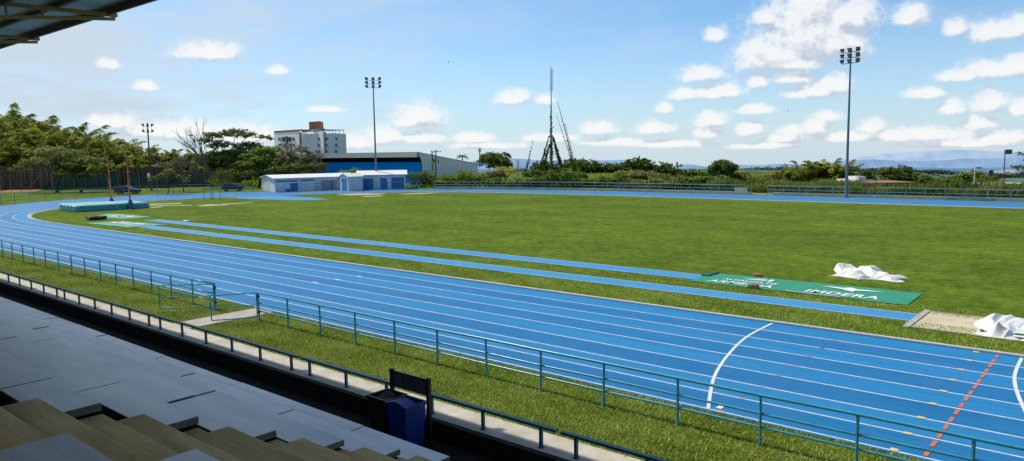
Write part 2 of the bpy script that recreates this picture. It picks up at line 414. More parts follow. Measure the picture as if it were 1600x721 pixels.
# curved start line and finish arcs
def arc_mark(pts, wd, z=.022):
    pts = [np.array(p) for p in spline(pts, 8)]; A = []; B = []
    for i, p in enumerate(pts):
        t = pts[min(i+1, len(pts)-1)]-pts[max(i-1, 0)]; t /= np.linalg.norm(t); n = np.array([-t[1], t[0]])*wd/2
        A.append(Z3(p-n, z)); B.append(Z3(p+n, z))
    return MB().ribbon(A, B)
mk = arc_mark([(-10.03, 26.12), (-9.95, 23.74), (-9.52, 21.36), (-8.85, 18.93), (-7.84, 16.45)], .09)
mk2 = arc_mark([(-2.56, 26.12), (-2.46, 23.74), (-2.03, 21.36), (-1.36, 18.93), (-.35, 16.45)], .09)
mk.add(mk2.v, mk2.f)
mk.box(-7.72, -7.58, 16.60, 16.85, .0222, .0228)
for x, y in [(-30.73, 23.87), (-30.85, 22.63), (-31.02, 21.40)]: mk.box(x-.22, x+.22, y-.05, y+.05, .0222, .0228)
struct(mk, "curved_start_lines", M["white"])
mb = MB()
for k in range(8):
    for j in range(2):
        y1 = KY-LWID*k-.12-j*.62; mb.box(-3.19, -3.10, y1-.38, y1, .022, .0226)
struct(mb, "orange_dashes", mat("bright_orange_paint", (.66, .15, .07), (.54, .15, .09), 6, .7)); mb = MB()
for y in (24.92, 23.74, 22.56, 21.36, 20.12, 18.92, 17.70, 16.50): mb.box(-7.57, -7.44, y-.035, y+.035, .0232, .0238)
for x, y in [(-22.02, 22.66), (-22.02, 21.46), (-21.99, 20.25), (-22.06, 19.03), (-22.09, 17.71), (-17.96, 18.29)]: mb.box(x-.11, x+.11, y-.03, y+.03, .0232, .0238)
struct(mb, "small_red_marks", M["orange"])
mb = MB()
for y in (26.08, 24.93, 23.75, 22.54, 21.34, 20.11, 18.89, 17.65, 16.5): mb.box(-3.79, -3.63, y-.07, y+.07, .0232, .0238)
struct(mb, "yellow_track_marks", M["yellow"])
# kerb: concrete strip with a raised white rail on its track side
kin, kout = lane_curve(0, -.42), lane_curve(0, -.02)
struct(MB().ribbon([Z3(p, .020) for p in kout], [Z3(p, .020) for p in kin]), "kerb_strip", M["conc"])
a, b = lane_curve(0, -.10), lane_curve(0, -.03); mb = MB()
mb.ribbon([Z3(p, .075) for p in b], [Z3(p, .075) for p in a])
mb.ribbon([Z3(p, .028) for p in b], [Z3(p, .075) for p in b]); mb.ribbon([Z3(p, .075) for p in a], [Z3(p, .028) for p in a])
struct(mb, "kerb", M["white"])
# jump runways with white borders
def runway(name, x0, x1, y0, y1, skew=0):
    mb = MB(); mb.cur = 0
    q = lambda x, y: (x, y+skew*(x-x1)/(x0-x1), .012)
    mb.quad(q(x0, y0), q(x1, y0), q(x1, y1), q(x0, y1)); mb.cur = 1
    for y in (y0+.03, y1-.08): mb.quad(*[(a, b, .016) for a, b, _ in (q(x0, y), q(x1, y), q(x1, y+.05), q(x0, y+.05))])
    struct(mb, name, [M["run"], M["line"]])
runway("runway", -76, -15.6, 33.0, 34.5, -.25); runway("runway", -74, -6.25, 29.45, 30.9, -.2)
# blue high-jump apron joining the far bend
D = [(-108.3, 58.5), (-99.8, 58.2), (-89.7, 60.2), (-87.6, 63.4), (-94.8, 65.2), (-101.6, 65.4), (-105.6, 63.6)]
struct(MB().poly([(x, y, .008) for x, y in D]), "jump_apron", M["run"])
# pale worn strips and chalked marks out on the grass
mb = MB()
def strip(pts, z=.007): mb.poly([(*G(x, y)[:2], z) for x, y in pts])
strip([(232, 319), (285, 317.3), (283, 318.6), (236, 320.3)]); strip([(305, 321.6), (330, 319.6), (362, 320.1), (345, 321.4), (318, 322.4)])
strip([(232, 324.6), (252, 323), (253, 323.8), (236, 325.6)]); strip([(233, 321.3), (300, 320.7), (300, 321.5), (233, 322.2)])
strip([(525, 304.2), (560, 302.6), (605, 302.8), (590, 304.4), (545, 305.6)]); strip([(620, 303.6), (655, 302), (690, 301.2), (672, 302.6), (640, 304)])
strip([(565, 306.6), (600, 305.8), (594, 307.2), (570, 307.8)]); strip([(340, 319.6), (395, 316.2), (396, 316.8), (345, 320.4)])
struct(mb, "bare_sand_patches", mat("bare_sand", (.55, .50, .38), (.36, .34, .18), 1.2, .9, .1))
# sand pit at the end of the near runway
struct(MB().quad((-6.05, 28.45, .012), (-1.0, 28.45, .012), (-1.0, 31.5, .012), (-6.05, 31.5, .012)), "sand",
       mat("sand", (.66, .56, .40), (.56, .46, .31), 1.6, .95, .1, bump=.8, bscale=9, c3=(.38, .30, .20), scale3=1.1, amt3=.35))
mb = MB(); mb.box(-6.26, -6.05, 28.25, 31.7, 0, .05); mb.box(-6.05, -1, 31.5, 31.58, 0, .04); mb.box(-6.05, -1, 28.37, 28.45, 0, .04)
struct(mb, "pit_kerb", M["conc"])

# ------------------------------------------------------------------ walkway, wall and pit in front of the stand
struct(MB().box(-92, 44, 11.86, 12.76, -.25, .03), "walkway", M["walk"])
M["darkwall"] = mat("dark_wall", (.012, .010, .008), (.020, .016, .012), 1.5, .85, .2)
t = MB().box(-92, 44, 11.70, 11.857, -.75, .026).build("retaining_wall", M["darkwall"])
tag(t, "long near-black wall below the low handrail, facing the stand", "wall")
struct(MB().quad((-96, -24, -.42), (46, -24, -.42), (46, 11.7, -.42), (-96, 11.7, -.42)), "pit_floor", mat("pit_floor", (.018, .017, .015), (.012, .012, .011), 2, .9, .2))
struct(MB().box(-27.75, -26.45, 12.77, 16.2, -.1, .035), "path", M["conc"])
mb = MB()
q = [(-28.6, 13.3), (-26.0, 13.2), (-25.4, 15.2), (-25.9, 16.2), (-28.4, 16.2), (-28.9, 14.6)]
mb.poly([(x, y, .005) for x, y in q]); struct(mb, "worn_soil", mat("worn_soil", (.20, .145, .08), (.10, .115, .025), 1.8, .95, .1, bump=.5))

# ------------------------------------------------------------------ rail fences
M["teal"] = mat("teal_rail_paint", (.050, .40, .60), (.036, .30, .47), 3, .27, .6, c3=(.11, .17, .17), scale3=5, amt3=.35)
M["teal2"] = mat("dark_teal_paint", (.014, .13, .18), (.010, .095, .14), 3, .42, .5)
M["pale"] = mat("pale_teal_paint", (.16, .36, .38), (.10, .28, .31), 2, .45, .5)
def rail_fence(label, pts, heights, rad, rrad, m, group, H=1.1, ends=True):
    """pts: list of post feet"""
    c = np.mean([p[:2] for p in pts], axis=0)
    t = thing("rail_fence", label, "fence", (c[0], c[1], 0), group)
    jr = random.Random(len(label)); pts = [(p[0]+jr.uniform(-.03, .03), p[1]+jr.uniform(-.015, .015)) for p in pts]
    for p in pts:
        MB().tube([(p[0]+jr.uniform(-.012, .012), p[1]+jr.uniform(-.012, .012), -.03), (p[0], p[1], H-.02)], rad, 8).build("post", m, t, smooth=False)
    for h in heights:
        MB().tube([(p[0], p[1], h+jr.uniform(-.010, .010)) for p in pts], rrad*(1.0 if h < H else 1.25), 8).build("rail", m, t, smooth=True)
    return t
FY = 15.05
gl = "rail fence along the front of the track"
rail_fence("teal three-rail fence left of the open gate, along the outer lane", [(-28.8-1.93*k, FY) for k in range(19)], (.40, .70, 1.1), .031, .027, M["teal"], gl)
rail_fence("teal three-rail fence right of the open gate, running out of frame at lower right", [(-25.55+1.955*k, FY) for k in range(15)], (.40, .70, 1.1), .032, .029, M["teal"], gl)
def gate(label, hinge, free, lean):
    t = thing("gate", label, "gate", (*hinge, 0), "pair of gates in the front fence")
    h, f = np.array(hinge), np.array(free); e = (f-h)/np.linalg.norm(f-h)
    a, b = h+e*.06, f
    mb = MB()
    mb.tube([(*a, .16), (*a, 1.1)], .024, 8); mb.tube([(*b, .16), (*b, 1.1)], .024, 8)
    for z in (.16, 1.1): mb.tube([(*a, z), (*b, z)], .022, 8)
    mb.build("gate_frame", M["teal"], t, smooth=False)
    MB().tube([(*a, .62), (*b, .62)], .018, 8).build("middle_rail", M["teal"], t)
    for z in (.35, .95): MB().box(h[0]-.045, h[0]+.045, h[1]-.04, h[1]+.04, z-.05, z+.05).build("hinge", M["teal2"], t)
gate("left teal gate swung open onto the grass, left of the concrete path", (-28.8, FY), (-30.3, 13.45), 0)
gate("right teal gate swung open across the concrete path", (-25.55, FY), (-26.45, 13.62), 0)
# low handrail on the wall beside the stand
def low_rail(x0, label):
    t = thing("handrail", label, "handrail", (x0+4.2, 12.03, .031), "sections of the low handrail")
    for k in range(6):
        x = x0+1.672*k
        mb = MB(); mb.box(x-.035, x+.035, 12.0, 12.06, .031, .46); mb.box(x-.06, x+.06, 11.97, 12.09, .031, .041); mb.build("post", M["teal2"], t)
    mb = MB(); mb.box(x0-.36, x0+8.36+.42, 11.97, 12.09, .46, .52)
    mb.build("top_rail", M["teal2"], t, bevel=.008)
for i, lb in enumerate(["low dark teal handrail section at the far left edge", "low dark teal handrail section second from the left edge",
        "low dark teal handrail section left of the gap opposite the left gate", "low dark teal handrail section between the concrete path and the bins",
        "low dark teal handrail section passing behind the bins", "low dark teal handrail section at the bottom right, past the bins"]):
    low_rail(-54.96+9.27*i, lb)
low = None

# ------------------------------------------------------------------ grandstand
Y0, DEP, RIS, ZB = 9.0, 1.13, .505, .91
NR = 9
Yn = lambda n: Y0-n*DEP
Zn = lambda n: ZB+n*RIS
M["seat"] = mat("grey_seat_slab", (.80, .77, .74), (.47, .465, .46), 1.1, .34, .95, bump=.12, bscale=14, stretch=(.35, 1.6, 1), c3=(.30, .30, .30), scale3=.9, amt3=.6)
M["ochre"] = mat("ochre_step", (.92, .60, .27), (.66, .43, .18), 1.1, .75, .1, bump=.25, bscale=9, stretch=(.4, 2.2, 1), c3=(.30, .20, .10), scale3=1.4, amt3=.6)
M["seatedge"] = mat("slab_edge", (.17, .15, .115), (.12, .11, .085), 3, .8)
gs = thing("grandstand", "terraced grandstand of grey seat slabs with an ochre stair, in shade", "grandstand", (-20, 9, -.7))
prof = [(Y0, -.70)]
for n in range(NR): prof += [(Yn(n)-.10, Zn(n)-.40), (Yn(n+1)-.10, Zn(n)-.40)]
prof[0] = (Yn(0)-.10, -.70)
prof += [(prof[-1][0], -.70)]
mb = MB(); A = [(-78, y, z) for y, z in prof]; B = [(34, y, z) for y, z in prof]
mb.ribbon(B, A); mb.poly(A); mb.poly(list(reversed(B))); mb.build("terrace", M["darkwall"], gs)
rs = random.Random(3)
def slabs(row, n, x0, x1, skip=None):
    x = x1
    while x > x0:
        L = rs.choice([1.6, 2.4, 3.1, 3.9, 4.6]); gap = rs.choice([.010, .02, .035, .06]); a = max(x0, x-L)
        dz = rs.uniform(-.008, .008); dy = rs.uniform(-.012, .012)
        if not (skip and skip[0] < (a+x)/2 < skip[1]):
            mb = MB(); mb.box(a+gap, x, Yn(n)-.60+dy, Yn(n)+dy, Zn(n)-.10+dz, Zn(n)+dz); mb.mi = [1, 0, 1, 1, 1, 1]
            mb.build("slab", [M["seat"], M["seatedge"]], row, bevel=.006)
        x = a
for n in range(NR):
    row = MB()
    row.box(-76, -9.6, Yn(n)-.42, Yn(n)-.30, Zn(n)-.40, Zn(n)-.115); row.box(-6.7, 22, Yn(n)-.42, Yn(n)-.30, Zn(n)-.40, Zn(n)-.115)
    r = row.build("seat_row", M["seatedge"], gs)
    if n < 8:
        slabs(r, n, -64 if n < 4 else -34, -9.2, skip=None)
        slabs(r, n, -7.0, 6 if n > 2 else 10)
    # stair: one raised block and one floor slab per terrace
    MB().box(-9.42+rs.uniform(-.04, .04), -6.8+rs.uniform(-.04, .04), Yn(n+1)-.09, Yn(n+1)+.55, Zn(n)-.395, Zn(n)+.17).build("stair_block", M["ochre"], gs, bevel=.025)
    MB().box(-9.19, -7.01, Yn(n+1)+.553, Yn(n)-.01, Zn(n)-.395, Zn(n)-.13).build("stair_tread", M["ochre"], gs, bevel=.02)
# roof over the stand
M["beam"] = mat("ochre_steel", (.42, .26, .05), (.32, .19, .04), 2, .6)
M["fascia"] = mat("dark_brown_steel", (.12, .062, .035), (.085, .045, .028), 2, .6)
M["sheet"] = mat("roof_sheet", (.60, .68, .69), (.48, .56, .57), 1, .5)
rf = thing("stand_roof", "overhanging stand roof with ochre trusses and grey sheeting, top left", "roof", (-30, 0, 11.2))
# sheeting: corrugated along Y, rising slightly toward the pitch
mb = MB(); xs = np.arange(-110, 30, .125); zc = np.where(np.arange(len(xs)) % 2 == 0, 0, .035)
mb.ribbon([(x, 11.34, 11.47+z) for x, z in zip(xs, zc)], [(x, -3.6, 10.88+z) for x, z in zip(xs, zc)])
mb.build("sheet", M["sheet"], rf)
MB().box(-110, 30, 11.16, 11.27, 11.20, 11.45).build("fascia", M["fascia"], rf)
MB().box(-110, 30, 9.55, 9.67, 11.22, 11.375).build("purlin", M["fascia"], rf)
for y in (8.0, 6.4, 4.8, 3.2, 1.6, 0, -2): MB().box(-110, 30, y, y+.10, 11.42-(11.34-y)*.0393-.22, 11.42-(11.34-y)*.0393-.005).build("purlin", M["fascia"], rf)
for k in range(-10, 7):
    x = -27.8+7.5*k; tr = MB()
    tr.bar((x, 11.50, 11.22), (x, -3.6, 10.91), .14, .12); b = tr.build("truss", M["beam"], rf)
    lo = MB(); lo.bar((x, 11.42, 11.09), (x, 10.2, 10.98), .14, .10); lo.bar((x, 10.2, 10.98), (x, -3.6, 9.46), .14, .10); lo.build("bottom_chord", M["beam"], b)
    wb = MB(); ys = [9.2, 8.2, 7.2, 6.0, 4.8, 3.6, 2.4, 1.2, 0, -1.5, -3.2]
    for i in range(len(ys)):
        zt = 11.22-(11.5-ys[i])*.0206; zl = 10.98-(10.2-ys[i])*.11
        wb.bar((x, ys[i], zl), (x, ys[i], zt), .06)
        if i+1 < len(ys): wb.bar((x, ys[i], zt), (x, ys[i+1], 10.98-(10.2-ys[i+1])*.11), .05)
    wb.build("web", M["beam"], b)
rf.location = (-29.5, -.2, 11.11)
for x in np.arange(-100, 30, 15.0):
    MB().box(x-.15, x+.15, -3.75, -3.45, -.7, 10.6).build("column", M["beam"], rf)

# ------------------------------------------------------------------ bins and their sign frame
M["black"] = mat("black_plastic", (.014, .014, .015), (.009, .009, .010), 4, .5)
M["bluebin"] = mat("blue_plastic", (.012, .042, .25), (.010, .034, .20), 3, .45)
M["panel"] = mat("grey_panel", (.07, .07, .07), (.05, .05, .05), 3, .5)
def bin_(label, x0, x1, y0, y1, zt, m, lid):
    zb = -.42; cx, cy = (x0+x1)/2, (y0+y1)/2
    t = thing("waste_bin", label, "bin", (cx, cy, zb))
    tp = lambda z, s, e=0: [(cx+i*(x1-x0)/2*s+i*e, cy+j*(y1-y0)/2*s+j*e, z) for i, j in ((-1, -1), (1, -1), (1, 1), (-1, 1))]
    mb = MB(); o0, o1 = tp(zb+.02, .80), tp(zt, 1.0); i0, i1 = tp(zb+.05, .74), tp(zt, .92)
    for k in range(4):
        k2 = (k+1) % 4; mb.quad(o0[k], o0[k2], o1[k2], o1[k]); mb.quad(i0[k2], i0[k], i1[k], i1[k2]); mb.quad(o1[k], o1[k2], i1[k2], i1[k])
    mb.quad(*o0); mb.quad(*i0); mb.build("body", m, t)
    rim = MB(); a, b = tp(zt-.07, .99, .02), tp(zt+.012, 1.0, .025); c = tp(zt+.012, .92)
    for k in range(4):
        k2 = (k+1) % 4; rim.quad(a[k], a[k2], b[k2], b[k]); rim.quad(b[k], b[k2], c[k2], c[k])
    rim.build("rim", m, t)
    if lid:
        lb = MB(); n = 8
        top = [(x0+.02+(x1-x0-.04)*i/n, zt+.015+.07*math.sin(math.pi*i/n)) for i in range(n+1)]
        lb.ribbon([(x, y0-.01, z) for x, z in top], [(x, cy+.02, z) for x, z in top])
        lb.poly([(x, y0-.01, z) for x, z in top]+[(x1-.02, y0-.01, zt), (x0+.02, y0-.01, zt)])
        lb.build("lid", m, t)
    else:
        bag = MB(); pts = []
        for k in range(16):
            a_ = 2*math.pi*k/16; pts.append((cx+.26*math.cos(a_)*(1+.1*math.sin(5*a_)), cy+.26*math.sin(a_), zt-.02+.05*math.sin(3*a_+1)))
        bag.add(pts+[(cx, cy, zt-.25)], [(k, (k+1) % 16, 16) for k in range(16)]); bag.build("bin_liner", M["panel"], t)
    for i in (-1, 1): MB().tube([(cx+i*.2-.03, y1-.05, zb+.08), (cx+i*.2+.03, y1-.05, zb+.08)], .08, 12).build("wheel", M["black"], t)
bin_("black waste bin with an open top, left of the blue one", -13.66, -13.0, 10.72, 11.34, .66, M["black"], False)
bin_("blue waste bin with a curved half lid, right of the black one", -12.90, -12.26, 10.66, 11.28, .66, M["bluebin"], True)
t = thing("sign_frame", "dark upright frame holding a blank three-panel board above the bins", "sign", (-12.95, 11.42, -.42))
for x in (-13.58, -12.31): MB().box(x-.045, x+.045, 11.38, 11.46, -.42, 1.16).build("post", M["black"], t)
MB().box(-13.53, -12.36, 11.40, 11.44, .74, 1.12).build("board", M["black"], t)
for k in range(3): MB().box(-13.50+.385*k, -13.50+.385*k+.35, 11.385, 11.399, .78, 1.08).build("panel", M["panel"], t)
# ------------------------------------------------------------------ things on the infield
M["matteal"] = mat("teal_vinyl", (.030, .36, .42), (.022, .29, .35), 1.5, .45, .5, bump=.2, bscale=3)
M["mattop"] = mat("pale_teal_cover", (.26, .47, .47), (.17, .40, .42), .8, .55, .4, bump=.3, bscale=3)
A0 = np.array([-95.2, 33.3]); Bv = np.array([-6.6, .5]); Cv = np.array([.6, 8.2])
t = thing("landing_mat", "long teal landing mat for the high bar at the left end of the field", "landing mat", (*(A0+Bv/2+Cv/2), 0))
def matblock(u0, u1, v0, v1, z0, z1, name, m, bev=.05):
    q = [A0+Bv*u+Cv*v for u, v in ((u0, v0), (u0, v1), (u1, v1), (u1, v0))]
    return MB().hexa([Z3(p, z0) for p in q], [Z3(p, z1) for p in q]).build(name, m, t, bevel=bev)
matblock(0, 1, 0, .70, .02, .76, "pad", M["matteal"]); matblock(0, 1, .705, 1, .02, .70, "pad", M["matteal"])
n = 24; V = []
for j in range(n+1):
    for i in range(n+1):
        u, v = i/n*1.03-.015, j/n*1.03-.015; e = min(i, j, n-i, n-j) == 0
        p = A0+Bv*u+Cv*v; z = (.79 if v < .70 else .74)+.015*math.sin(9*u+4*v)+.012*math.sin(17*v-5*u)
        V.append((*p, z-(.12+.05*math.sin(i*1.3+j*2.1) if e else 0)))
MB().add(V, [(j*(n+1)+i, j*(n+1)+i+1, (j+1)*(n+1)+i+1, (j+1)*(n+1)+i) for j in range(n) for i in range(n)]).build("cover", M["mattop"], t, smooth=True)
mb = MB(); rr = random.Random(5)
for k in range(9):
    p = A0+Cv*(.70+.033*k)+np.array([.06, -.02]); mb.quad((*p, .72), (*(p+Cv*.03), .74), (*(p+Cv*.028+[.05, 0]), .50+rr.uniform(0, .15)), (*(p+[.06, 0]), .56+rr.uniform(-.08, .1)))
mb.build("cover_flap", M["white"], t)
M["redpole"] = mat("orange_red_pole", (.80, .15, .04), (.66, .17, .06), 3, .5)
M["bluebase"] = mat("blue_base_pad", (.02, .14, .30), (.015, .10, .22), 3, .5)
def standard(label, p, tilt):
    t = thing("bar_standard", label, "upright", (p[0], p[1], 0), "upright poles of the high bar")
    x, y = p[:2]
    MB().tube([(x, y, .3), (x+tilt*.5, y, 3.6)], .10, 10).build("lower_pole", M["redpole"], t)
    MB().tube([(x+tilt*.5, y, 3.55), (x+tilt, y, 6.5)], .062, 8).build("upper_pole", M["redpole"], t)
    MB().box(x-.16+tilt*.6, x+.5+tilt*.6, y-.06, y+.06, 4.5, 4.6).build("bar_peg", M["redpole"], t)
    b = MB(); q = lambda s, z: [(x+i*s, y+j*s, z) for i, j in ((-1, -1), (1, -1), (1, 1), (-1, 1))]
    b.hexa(q(.26, 0), q(.26, .80)); b.hexa(q(.24, .803), q(.11, 1.2)); b.build("base", M["bluebase"], t, bevel=.03)
standard("orange-red upright pole on the far side of the teal mat, left of the other", G(174, 314.6, .75), -.30)
standard("orange-red upright pole at the near right end of the teal mat", G(203.5, 317.6, .75), -.22)

def cloth(name, label, x0, x1, y0, y1, hf, m, cat, nx=64, ny=44, edge=None):
    V = []; F = []; keep = {}
    for j in range(ny+1):
        for i in range(nx+1):
            u, v = i/nx, j/ny; x, y = x0+(x1-x0)*u, y0+(y1-y0)*v
            if edge: x, y = edge(x, y, u, v)
            V.append((x, y, max(.012, hf(u, v))))
    F = [(j*(nx+1)+i, j*(nx+1)+i+1, (j+1)*(nx+1)+i+1, (j+1)*(nx+1)+i) for j in range(ny) for i in range(nx)]
    o = MB().add(V, F).build(name, m); return tag(o, label, cat)
M["tarp"] = mat("white_tarp", (.80, .79, .77), (.74, .72, .68), 2, .6, .3, c3=(.55, .45, .30), scale3=1.2, amt3=.25)
def tri(x): return abs((x % 2)-1)
def crease(u, v, seed, amp):
    r = random.Random(seed); s = 0
    for k in range(9):
        a = r.uniform(0, math.pi); f = r.uniform(2.5, 9); s += amp/f*2.2*(-.5+tri(f*(u*1.5*math.cos(a)+v*math.sin(a))+r.uniform(0, 2)+.12*math.sin(9*u*v+k)))
    return s
def bump_(x, c, w_): return max(0, 1-abs(x-c)/w_)
def h1(u, v):
    env = .30*min(1, u/.04)*(1 if u < .5 else max(.22, 1-(u-.5)*2.0))+.24*bump_(u, .58, .2)*bump_(v, .6, .4)
    e = min(v, 1-v, 1-u); return (env*.8+crease(u, v, 4, .13))*min(1, e*12)
def h1_old(u, v):
    r = .16+.30*math.exp(-((u-.46)**2/.035+(v-.62)**2/.05))+.20*math.exp(-((u-.10)**2/.02+(v-.35)**2/.12))+.10*math.exp(-((u-.68)**2/.02+(v-.5)**2/.06))
    r += .035*abs(math.sin(15*u+6*v))+.06*abs(math.sin(13*v-5*u+1))+.02*math.sin(40*u*v+3); r *= 1-.55*max(0, u-.6)
    e = min(u, 1-u, v, 1-v); return r*min(1, e*9)
def ed1(x, y, u, v): return x+.25*math.sin(7*v), y+(.9*(1-u)-.5)*(v-.1)*1.4+.12*math.sin(11*u)
cloth("tarp", "crumpled white tarp lying in a heap on the grass beyond the green banner", -11.75, -8.65, 37.7, 39.9, h1, M["tarp"], "tarp", edge=ed1)
def h2(u, v):
    env = .05+.30*bump_(u, .30, .20)*bump_(v, .70, .34)+.26*bump_(u, .34, .13)*bump_(v, .14, .2)+.12*bump_(u, .42, .25)
    e = min(u, 1-u, v, 1-v); return .035+(env+crease(u, v, 8, .10))*min(1, e*12)
def h2_old(u, v):
    r = .03+.34*math.exp(-((u-.30)**2/.006+(v-.66)**2/.05))+.26*math.exp(-((u-.33)**2/.008+(v-.16)**2/.015))+.10*math.exp(-((u-.45)**2/.04))
    r += .03*abs(math.sin(19*u+5*v))+.03*abs(math.sin(17*v+7*u)); e = min(u, 1-u, v, 1-v); return .03+r*min(1, e*10)
def ed2(x, y, u, v): return x+.35*(v-.5)*(1 if u > .5 else -.4)+.12*math.sin(8*v), y
cloth("tarp", "bunched white tarp folded back over the sand pit", -4.30, -2.45, 28.35, 31.75, h2, M["tarp"], "tarp", edge=ed2)

M["green"] = mat("green_banner", (.015, .25, .105), (.025, .30, .14), 1.2, .5, .4, bump=.25, bscale=5, c3=(.03, .22, .16), scale3=.6)
M["green2"] = mat("pale_green_banner", (.10, .40, .24), (.05, .30, .17), 1.2, .5, .4, bump=.25, bscale=5)
M["ink"] = mat("white_ink", (.80, .82, .80), (.70, .76, .73), 5, .6)
def text_part(name, body, parent, x, y, z, size, sx=1.0, sy=1.0, shear=0.0, bold=.02, fit=None):
    cu = bpy.data.curves.new("lettering", "FONT"); cu.body = body; cu.size = size; cu.offset = bold; cu.shear = shear; cu.space_character = 1.08; cu.resolution_u = 3
    tmp = bpy.data.objects.new("lettering", cu); COL.objects.link(tmp)
    me = bpy.data.meshes.new_from_object(tmp.evaluated_get(bpy.context.evaluated_depsgraph_get())); bpy.data.objects.remove(tmp)
    off = origin_of(parent); xs_ = [v.co.x for v in me.vertices]
    if fit: sx = fit/(max(xs_)-min(xs_))
    for v in me.vertices: v.co = (v.co.x*sx+x-off[0], v.co.y*sy+y-off[1], z-off[2])
    me.materials.clear(); me.materials.append(M["ink"]); return link_mesh(name, me, parent)
def banner(label, poly, m, wav=.03, nx=40, ny=14):
    p = np.array(poly); c = p.mean(0)
    t = thing("banner", label, "banner", (*c, 0))
    V = []
    for j in range(ny+1):
        for i in range(nx+1):
            u, v = i/nx, j/ny; q = p[0]*(1-u)*(1-v)+p[1]*u*(1-v)+p[2]*u*v+p[3]*(1-u)*v
            e = min(u, 1-u, v, 1-v) < 1e-6
            V.append((q[0], q[1]+(.03*math.sin(23*u+3) if e else 0), .020+wav*(.5+.5*math.sin(2.1*q[0]+1.3*q[1])*math.sin(1.7*q[1]-.6*q[0]))))
    MB().add(V, [(j*(nx+1)+i, j*(nx+1)+i+1, (j+1)*(nx+1)+i+1, (j+1)*(nx+1)+i) for j in range(ny) for i in range(nx)]).build("sheet", m, t, smooth=True)
    return t
b1 = banner("long green banner with white lettering and a winged emblem, spread over the far runway", [(-16.5, 32.4), (-7.0, 32.3), (-7.1, 35.35), (-16.7, 35.25)], M["green"], wav=.015)
zt = .048
text_part("lettering", "ALCALDIA DE", b1, -15.35, 33.62, zt, .55, 1.0, .8, fit=2.6)
text_part("lettering", "ARMENIA", b1, -15.75, 32.72, zt, 1.0, 1.10, .85, .1, .02, fit=3.1)
text_part("lettering", "IMDERA", b1, -11.25, 32.72, zt, 1.1, 1.12, .85, .1, .03, fit=3.0)
mb = MB()
for k in range(5):     # small crest above the first wording
    mb.obox((-14.05+.05*k, 34.28+.12*k, zt), (.55-.08*k, 0, 0), (.02, .035, 0), (0, 0, .001))
mb.obox((-13.35, 34.5, zt), (.10, 0, 0), (0, .30, 0), (0, 0, .001)); mb.build("crest", M["ink"], b1)
mb = MB()
for s in (-1, 1):      # winged runner emblem above the second wording
    mb.poly([(-9.75, 34.15, zt), (-9.75+s*.55, 34.30, zt), (-9.75+s*1.35, 34.55, zt), (-9.75+s*.6, 34.62, zt), (-9.75+s*.15, 34.55, zt)][::s])
mb.poly([(-9.95, 34.1, zt+.001), (-9.5, 33.85, zt+.001), (-9.45, 34.5, zt+.001), (-9.8, 34.85, zt+.001), (-10.05, 34.7, zt+.001)])
mb.build("emblem", M["ink"], b1)
MB().quad((-11.9, 32.46, zt), (-9.6, 32.42, zt), (-9.6, 32.48, zt), (-11.9, 32.52, zt)).build("underline", M["ink"], b1)
MB().box(-16.72, -16.3, 34.1, 35.3, .02, .10).build("folded_edge", mat("dark_green_fold", (.01, .10, .06)), b1, bevel=.02)
b2 = banner("green banner under the white tarp at the right edge, cut off after two letters", [(-3.75, 28.42), (1.5, 28.3), (1.5, 31.5), (-2.9, 31.5)], M["green"], wav=.02)
text_part("lettering", "EN", b2, -3.35, 28.75, .075, 1.9, .62, 1.0, .1, .04)
mb = MB()
for k in range(3): mb.obox((-2.75+.1*k, 30.75+.18*k, .076), (.5-.1*k, 0, 0), (.02, .05, 0), (0, 0, .001))
mb.build("crest", M["ink"], b2)
def small_banner(label, a, b, c, d, seed):
    pts = [G(*q)[:2] for q in (a, b, c, d)]; t = banner(label, pts, M["green2"], .03, 24, 10)
    r = random.Random(seed); p = np.array(pts); mb = MB()
    f = lambda u, v: (*(p[0]*(1-u)*(1-v)+p[1]*u*(1-v)+p[2]*u*v+p[3]*(1-u)*v), .062)
    for k in range(7):
        u, v = r.uniform(.08, .7), r.uniform(.1, .75); du, dv = r.uniform(.08, .22), r.uniform(.08, .2)
        mb.quad(f(u, v), f(u+du, v+.05), f(u+du, v+dv+.05), f(u, v+dv))
    mb.build("white_print", M["ink"], t)
small_banner("pale green banner with white print at the start of the far runway", (137, 339.5), (196, 342.8), (236, 339.2), (172, 334.4), 2)
small_banner("pale green banner with white print at the start of the near runway", (132, 349.4), (200, 356.0), (262, 351.6), (190, 346.5), 6)
def lump(name, label, cat, c, size, m, seed, jit=.12):
    r = np.random.default_rng(seed); mb = MB(); V = []; F = []
    nu, nv = 12, 7
    for j in range(nv+1):
        for i in range(nu):
            a, b = 2*math.pi*i/nu, math.pi*(j/nv-.5); k = 1+r.uniform(-jit, jit)
            q = lambda x: math.copysign(abs(x)**.6, x)
            V.append((c[0]+size[0]*q(math.cos(a))*q(math.cos(b))*k, c[1]+size[1]*q(math.sin(a))*q(math.cos(b))*k, size[2]*(1+q(math.sin(b))*k)))
    for j in range(nv):
        for i in range(nu): F.append((j*nu+i, j*nu+(i+1) % nu, (j+1)*nu+(i+1) % nu, (j+1)*nu+i))
    return tag(mb.add(V, F).build(name, m), label, cat)
lump("brick", "orange brick weighing down the far edge of the green banner", "brick", (-14.35, 35.4), (.24, .12, .10), mat("orange_brick", (.55, .17, .06), (.45, .13, .05), 6, .9), 1, .04)
lump("stone_block", "grey-brown block on the near edge of the green banner", "block", (-13.3, 32.35), (.27, .13, .12), mat("grey_brown_block", (.32, .24, .20), (.22, .17, .14), 6, .9), 2, .06)
lump("bag", "dark bag lying between the two runway starts", "bag", G(151, 343.6)[:2], (.75, .9, .20), mat("dark_bag", (.035, .03, .045), (.015, .014, .02), 4, .7), 3, .2)
lump("bag", "small white bag on the grass beside the far runway", "bag", G(291, 346.6)[:2], (.35, .3, .06), M["white"], 4, .2)
